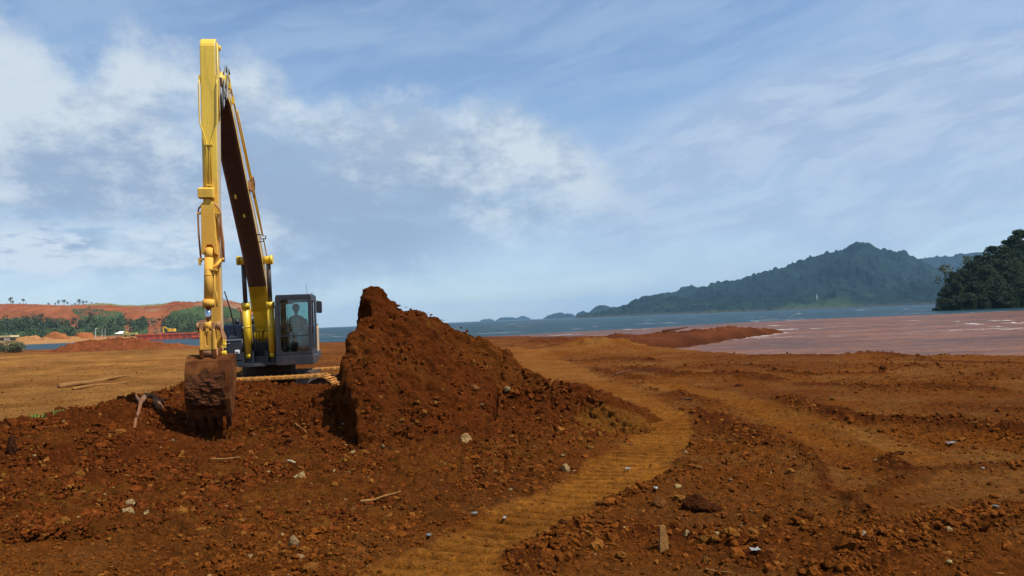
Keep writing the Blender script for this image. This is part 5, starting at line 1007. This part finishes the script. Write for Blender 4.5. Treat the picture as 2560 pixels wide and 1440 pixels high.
rock('rock', 735, 1345, 30, 42, (.33, .21, .10), 'tall streaked pale brown stone standing in the foreground soil', 'rock', 42, 4, .3, .9)
rock('rock', 745, 1392, 30, 14, (.36, .25, .13), 'grey-tan flat stone just below the tall streaked stone', 'rock', 43)
rock('rock', 884, 1270, 18, 12, TAN_, 'small tan stone at the end of the thin half-buried branch', 'rock', 44)
rock('rock', 540, 1202, 16, 11, ORG, 'small orange stone in the middle of the left foreground', 'rock', 45)
rock('rock', 432, 1099, 10, 9, PALE, 'small cream stone just under the shadow of the bucket', 'rock', 46)
rock('clod', 1405, 1303, 26, 20, REDR, 'dark lump of soil on the near edge of the tread road', 'clod', 47)
rock('clod', 1850, 960, 30, 12, REDR, 'dark clod ridge lump on the flat below the sand spit', 'clod', 48, 4, .6)
rock('clod', 2210, 915, 22, 16, REDR, 'dark tufted clod near the pond bank at the right', 'clod', 49, 4, .6)
rock('clod', 1890, 1085, 26, 14, REDR, 'dark clod at the end of the rubble patch right of the tread road', 'clod', 50, 4, .6)
rock('clod', 2250, 1130, 30, 12, REDR, 'dark clod on the winding furrow in the right flat', 'clod', 51, 4, .6)
rock('clod', 722, 1098, 26, 12, REDR, 'dark lump in the soil in front of the excavator cab', 'clod', 52)
rock('clod', 2025, 1290, 34, 14, REDR, 'dark flat lump with pale top on the right foreground flat', 'clod', 53)
# light litter
M_WOOD = simple('weathered_wood', (.22, .105, .032), .9, .35, 9, spec=.1, bs=.9, dist=.02); M_WOODG = simple('grey_driftwood', (.15, .085, .05), .9, .45, 8, spec=.1, bs=.8, dist=.02, dirt=((.20, .07, .025), .4, .6, .9)); M_LITTER = simple('white_plastic', (.22, .22, .20), .4, .2, 20); M_WEED = leaf_mat('weed_green', (.16, .26, .05)); M_DWOOD = simple('dark_wet_wood', (.10, .040, .018), .8, .4, 7, bs=.9, dist=.02)
def stick(name, pxs, rpx, m, label, cat, lift=.02, curve=.0, taper=.6, seg=8, zoff=None, branch=None):
    pts = []; d0 = None
    for i, (px, py) in enumerate(pxs): p, d = onground(px, py); pts.append(p); d0 = d0 or d
    r = rpx * d0 / FPX / 2; base = pts[0].copy(); rng = np.random.default_rng(int(pxs[0][0])); q = []
    for i in range(len(pts) - 1):
        for k in range(6 if i < len(pts) - 2 else 7): t = k / 6; q.append(pts[i] * (1 - t) + pts[i + 1] * t)
    q = np.array(q) - base; n = len(q); q[:, 2] = np.interp(np.linspace(0, 1, n), np.linspace(0, 1, len(pts)), [p[2] - base[2] for p in pts]) + lift + (np.interp(np.linspace(0, 1, n), np.linspace(0, 1, len(zoff)), zoff) if zoff else 0) + r * .5
    q = q + np.stack([np.interp(np.arange(len(q)), np.linspace(0, len(q) - 1, max(3, len(q) // 3)), rng.normal(0, r * .4, max(3, len(q) // 3))) for _ in range(3)], 1); rr = r * np.linspace(1, taper, n) * np.interp(np.arange(n), np.linspace(0, n - 1, max(4, n // 4)), rng.uniform(.78, 1.15, max(4, n // 4))); dq0 = (q[0] - q[1]) * .25; dq1 = (q[-1] - q[-2]) * .3; q = np.concatenate([[q[0] + dq0, q[0] + dq0 * .9], q, [q[-1] + dq1, q[-1] + dq1 * 1.1]]); rr = np.concatenate([[rr[0] * .02, rr[0] * .8], rr, [rr[-1] * .45, rr[-1] * .02]]); n = len(q); parts = [tube_np(q, rr, seg)]
    for bpts, br in (branch or []): parts.append(tube_np([q[int(bpts[0] * (n - 1))], *[q[int(bpts[0] * (n - 1))] + np.array(v) for v in bpts[1:]]], [br, br * .7, br * .35][:len(bpts)], 6))
    V, F = join(parts); ends = []; o = new_obj(name, npmesh(name, V, F, m, True), label=label, cat=cat); o.location = Vector([float(v) * K for v in base]); return o
stick('log', [(150, 970), (215, 960), (285, 948), (335, 941)], 13, M_WOOD, 'long weathered log lying on the tan flat left of the bucket', 'log', -.01, taper=.75, branch=[((.55, (.5, .1, .08), (.9, .15, .1)), .05)])
stick('log', [(185, 975), (260, 962), (320, 956)], 9, M_WOOD, 'thinner weathered log lying against the near side of the long one', 'log', -.01, taper=.5)
stick('driftwood', [(336, 1068), (344, 1044), (352, 1026), (366, 1015), (384, 1014), (402, 1026)], 8, M_WOODG, 'curved broken tree root with grey bark sticking out of the soil left of the bucket', 'driftwood', .0, zoff=[-.02, .06, .13, .17, .14, .03], taper=2.3, branch=[((.45, (-.07, .0, .08), (-.10, .02, .15)), .04), ((.8, (.10, -.05, -.03), (.2, -.09, -.10)), .06), ((.9, (.04, .05, .06), (.12, .08, .09)), .045)])
rock('stump', 26, 1108, 30, 58, (.060, .022, .010), 'dark leaning stump at the left edge of the soil bank', 'stump', 61, 4, .6, .9, sink=.15)
stick('branch', [(905, 1262), (950, 1248), (1000, 1236)], 8, M_WOOD, 'thin half-buried branch in the foreground soil', 'branch', .02)
stick('stick', [(528, 1156), (560, 1154), (598, 1150)], 7, M_WOOD, 'short straight stick lying left of centre in front of the bucket', 'stick', .03)
stick('stick', [(718, 1160), (734, 1163), (749, 1161)], 6, simple('pale_wood', (.42, .33, .20), .8, .2, 9), 'pale bone-like stick on the dark soil in front of the excavator', 'stick', .03)
stick('stick', [(735, 1058), (750, 1072), (768, 1087)], 4, M_WOOD, 'thin slanting twig between bucket and heap', 'twig', .02)
stick('stick', [(1702, 1003), (1715, 1001), (1728, 1000)], 5, M_DWOOD, 'short dark stick on the flat beyond the tread road', 'stick', .03)
stick('stick', [(1540, 938), (1580, 930), (1640, 928)], 3, M_DWOOD, 'thin dark branch on the flat right of the heap', 'branch', .05)
stick('stick', [(1655, 829), (1690, 826), (1720, 822)], 6, M_DWOOD, 'dark driftwood branch lying on top of the sand spit', 'branch', .03)
stick('twig', [(1765, 1432), (1800, 1438), (1830, 1439)], 5, M_WOOD, 'thin twig at the bottom edge, right of centre', 'twig', .02)
# upright plank
p, d = onground(1660, 1372); s = 1 / FPX * d; o = root('plank', (p[0], p[1], p[2] - .03), 'short weathered plank standing upright in the foreground clods', 'plank'); o.rotation_euler = (R(-14), R(3), R(12))
pv = [(-12 * s, 0), (11 * s, 0), (13 * s, 22 * s), (10 * s, 40 * s), (9 * s, 62 * s), (5 * s, 66 * s), (-6 * s, 65 * s), (-9 * s, 38 * s)]
B().prism(pv, -.012, .02, 'y').done('board', M_WOOD, o, .004)
def litter(px, py, wpx, hpx, label, m=None, name='plastic_scrap', seed=0):
    p, d = onground(px, py); w_ = wpx * d / FPX * .65; h_ = hpx * d / FPX * .5; rng = np.random.default_rng(seed); t = np.linspace(-.5, .5, 12); T, S = np.meshgrid(t, t); X = T * w_ + .1 * w_ * fbm(T, S, 5, 3, seed); Y = S * max(w_ * .7, .06); Z = .5 * h_ + h_ * 1.3 * fbm(T, S, 4, 4, seed + 3)
    me = npmesh(name, np.stack([X, Y, Z], -1).reshape(-1, 3), grid_faces(12, 12), m or M_LITTER, False); o = new_obj(name, me, label=label, cat='plastic scrap'); o.location = Vector([float(v) * K for v in (p[0], p[1], p[2] + .03)]); md = o.modifiers.new('thick', 'SOLIDIFY'); md.thickness = .004; return o
M_TRANS = simple('grey_blue_plastic', (.10, .115, .11), .35, .3, 25)
litter(2378, 1113, 32, 7, 'crumpled grey-blue plastic sheet on the right flat', M_TRANS, seed=1); litter(1888, 1384, 34, 8, 'torn whitish plastic strip in the right foreground', seed=2); litter(1640, 1228, 14, 9, 'small crumpled white wrapper on the road edge above the rounded boulder', seed=3)
litter(1186, 1291, 22, 7, 'greyish plastic scrap at the left edge of the tread road', M_TRANS, seed=4); litter(1262, 1302, 12, 6, 'tiny blue-white scrap lying on the tread road', seed=5); litter(1072, 1346, 18, 6, 'small bluish scrap at the near left road edge', M_TRANS, seed=6); litter(858, 1066, 10, 9, 'small white scrap on the soil left of the cut face', seed=7); litter(2490, 1275, 14, 8, 'small pale scrap at the right edge of the flat', M_TRANS, seed=8); litter(1570, 1178, 20, 6, 'pale papery scrap on the far side of the tread road', seed=9)
# green weeds on the tan flat
for i, (px, py, n_, lab) in enumerate([(92, 1043, 22, 'low yellow-green weed at the edge of the tan flat, left one of two'), (146, 1035, 22, 'small bright green weed at the edge of the tan flat, right one of two')]):
    p, d = onground(px, py); rng = np.random.default_rng(60 + i); V = []; F = []
    for k in range(n_):
        a = rng.uniform(0, 6.28); L = rng.uniform(.03, .07); q = rng.normal(0, .05, 2) * (1.3, 1); dx, dy = math.cos(a) * L * .7, math.sin(a) * L * .7; w_ = .009; o_ = len(V); V += [(q[0] - w_, q[1], -.02), (q[0] + w_, q[1], -.02), (q[0] + dx + w_ * .4, q[1] + dy, L), (q[0] + dx - w_ * .4, q[1] + dy, L)]; F.append((o_, o_ + 1, o_ + 2, o_ + 3))
    o = new_obj('weed', npmesh('weed', V, F, M_WEED, False), label=lab, cat='weed'); o.location = Vector([float(v) * K for v in (p[0], p[1], p[2])])

# ------------------------------------------------------------ air
def haze(density=5e-5):
    m = bpy.data.materials.new('haze'); m.use_nodes = True; t = NT(m.node_tree); t.n.remove(t.n['Principled BSDF']); v = t.node('ShaderNodeVolumePrincipled'); v.inputs['Color'].default_value = (.36, .66, 1., 1); v.inputs['Density'].default_value = density; v.inputs['Anisotropy'].default_value = .0
    t.l.new(v.outputs[0], t.n['Material Output'].inputs['Volume'])
    x, y0, y1, z0, z1 = 22500, -70, 19000, -4.6, 420; V, F = boxes([(-x, x, y0, y1, z0, z1)]); new_obj('haze', npmesh('haze', V, F, m, False), label='thin bluish sea haze filling the air over water and shore', cat='haze', kind='stuff')
haze()
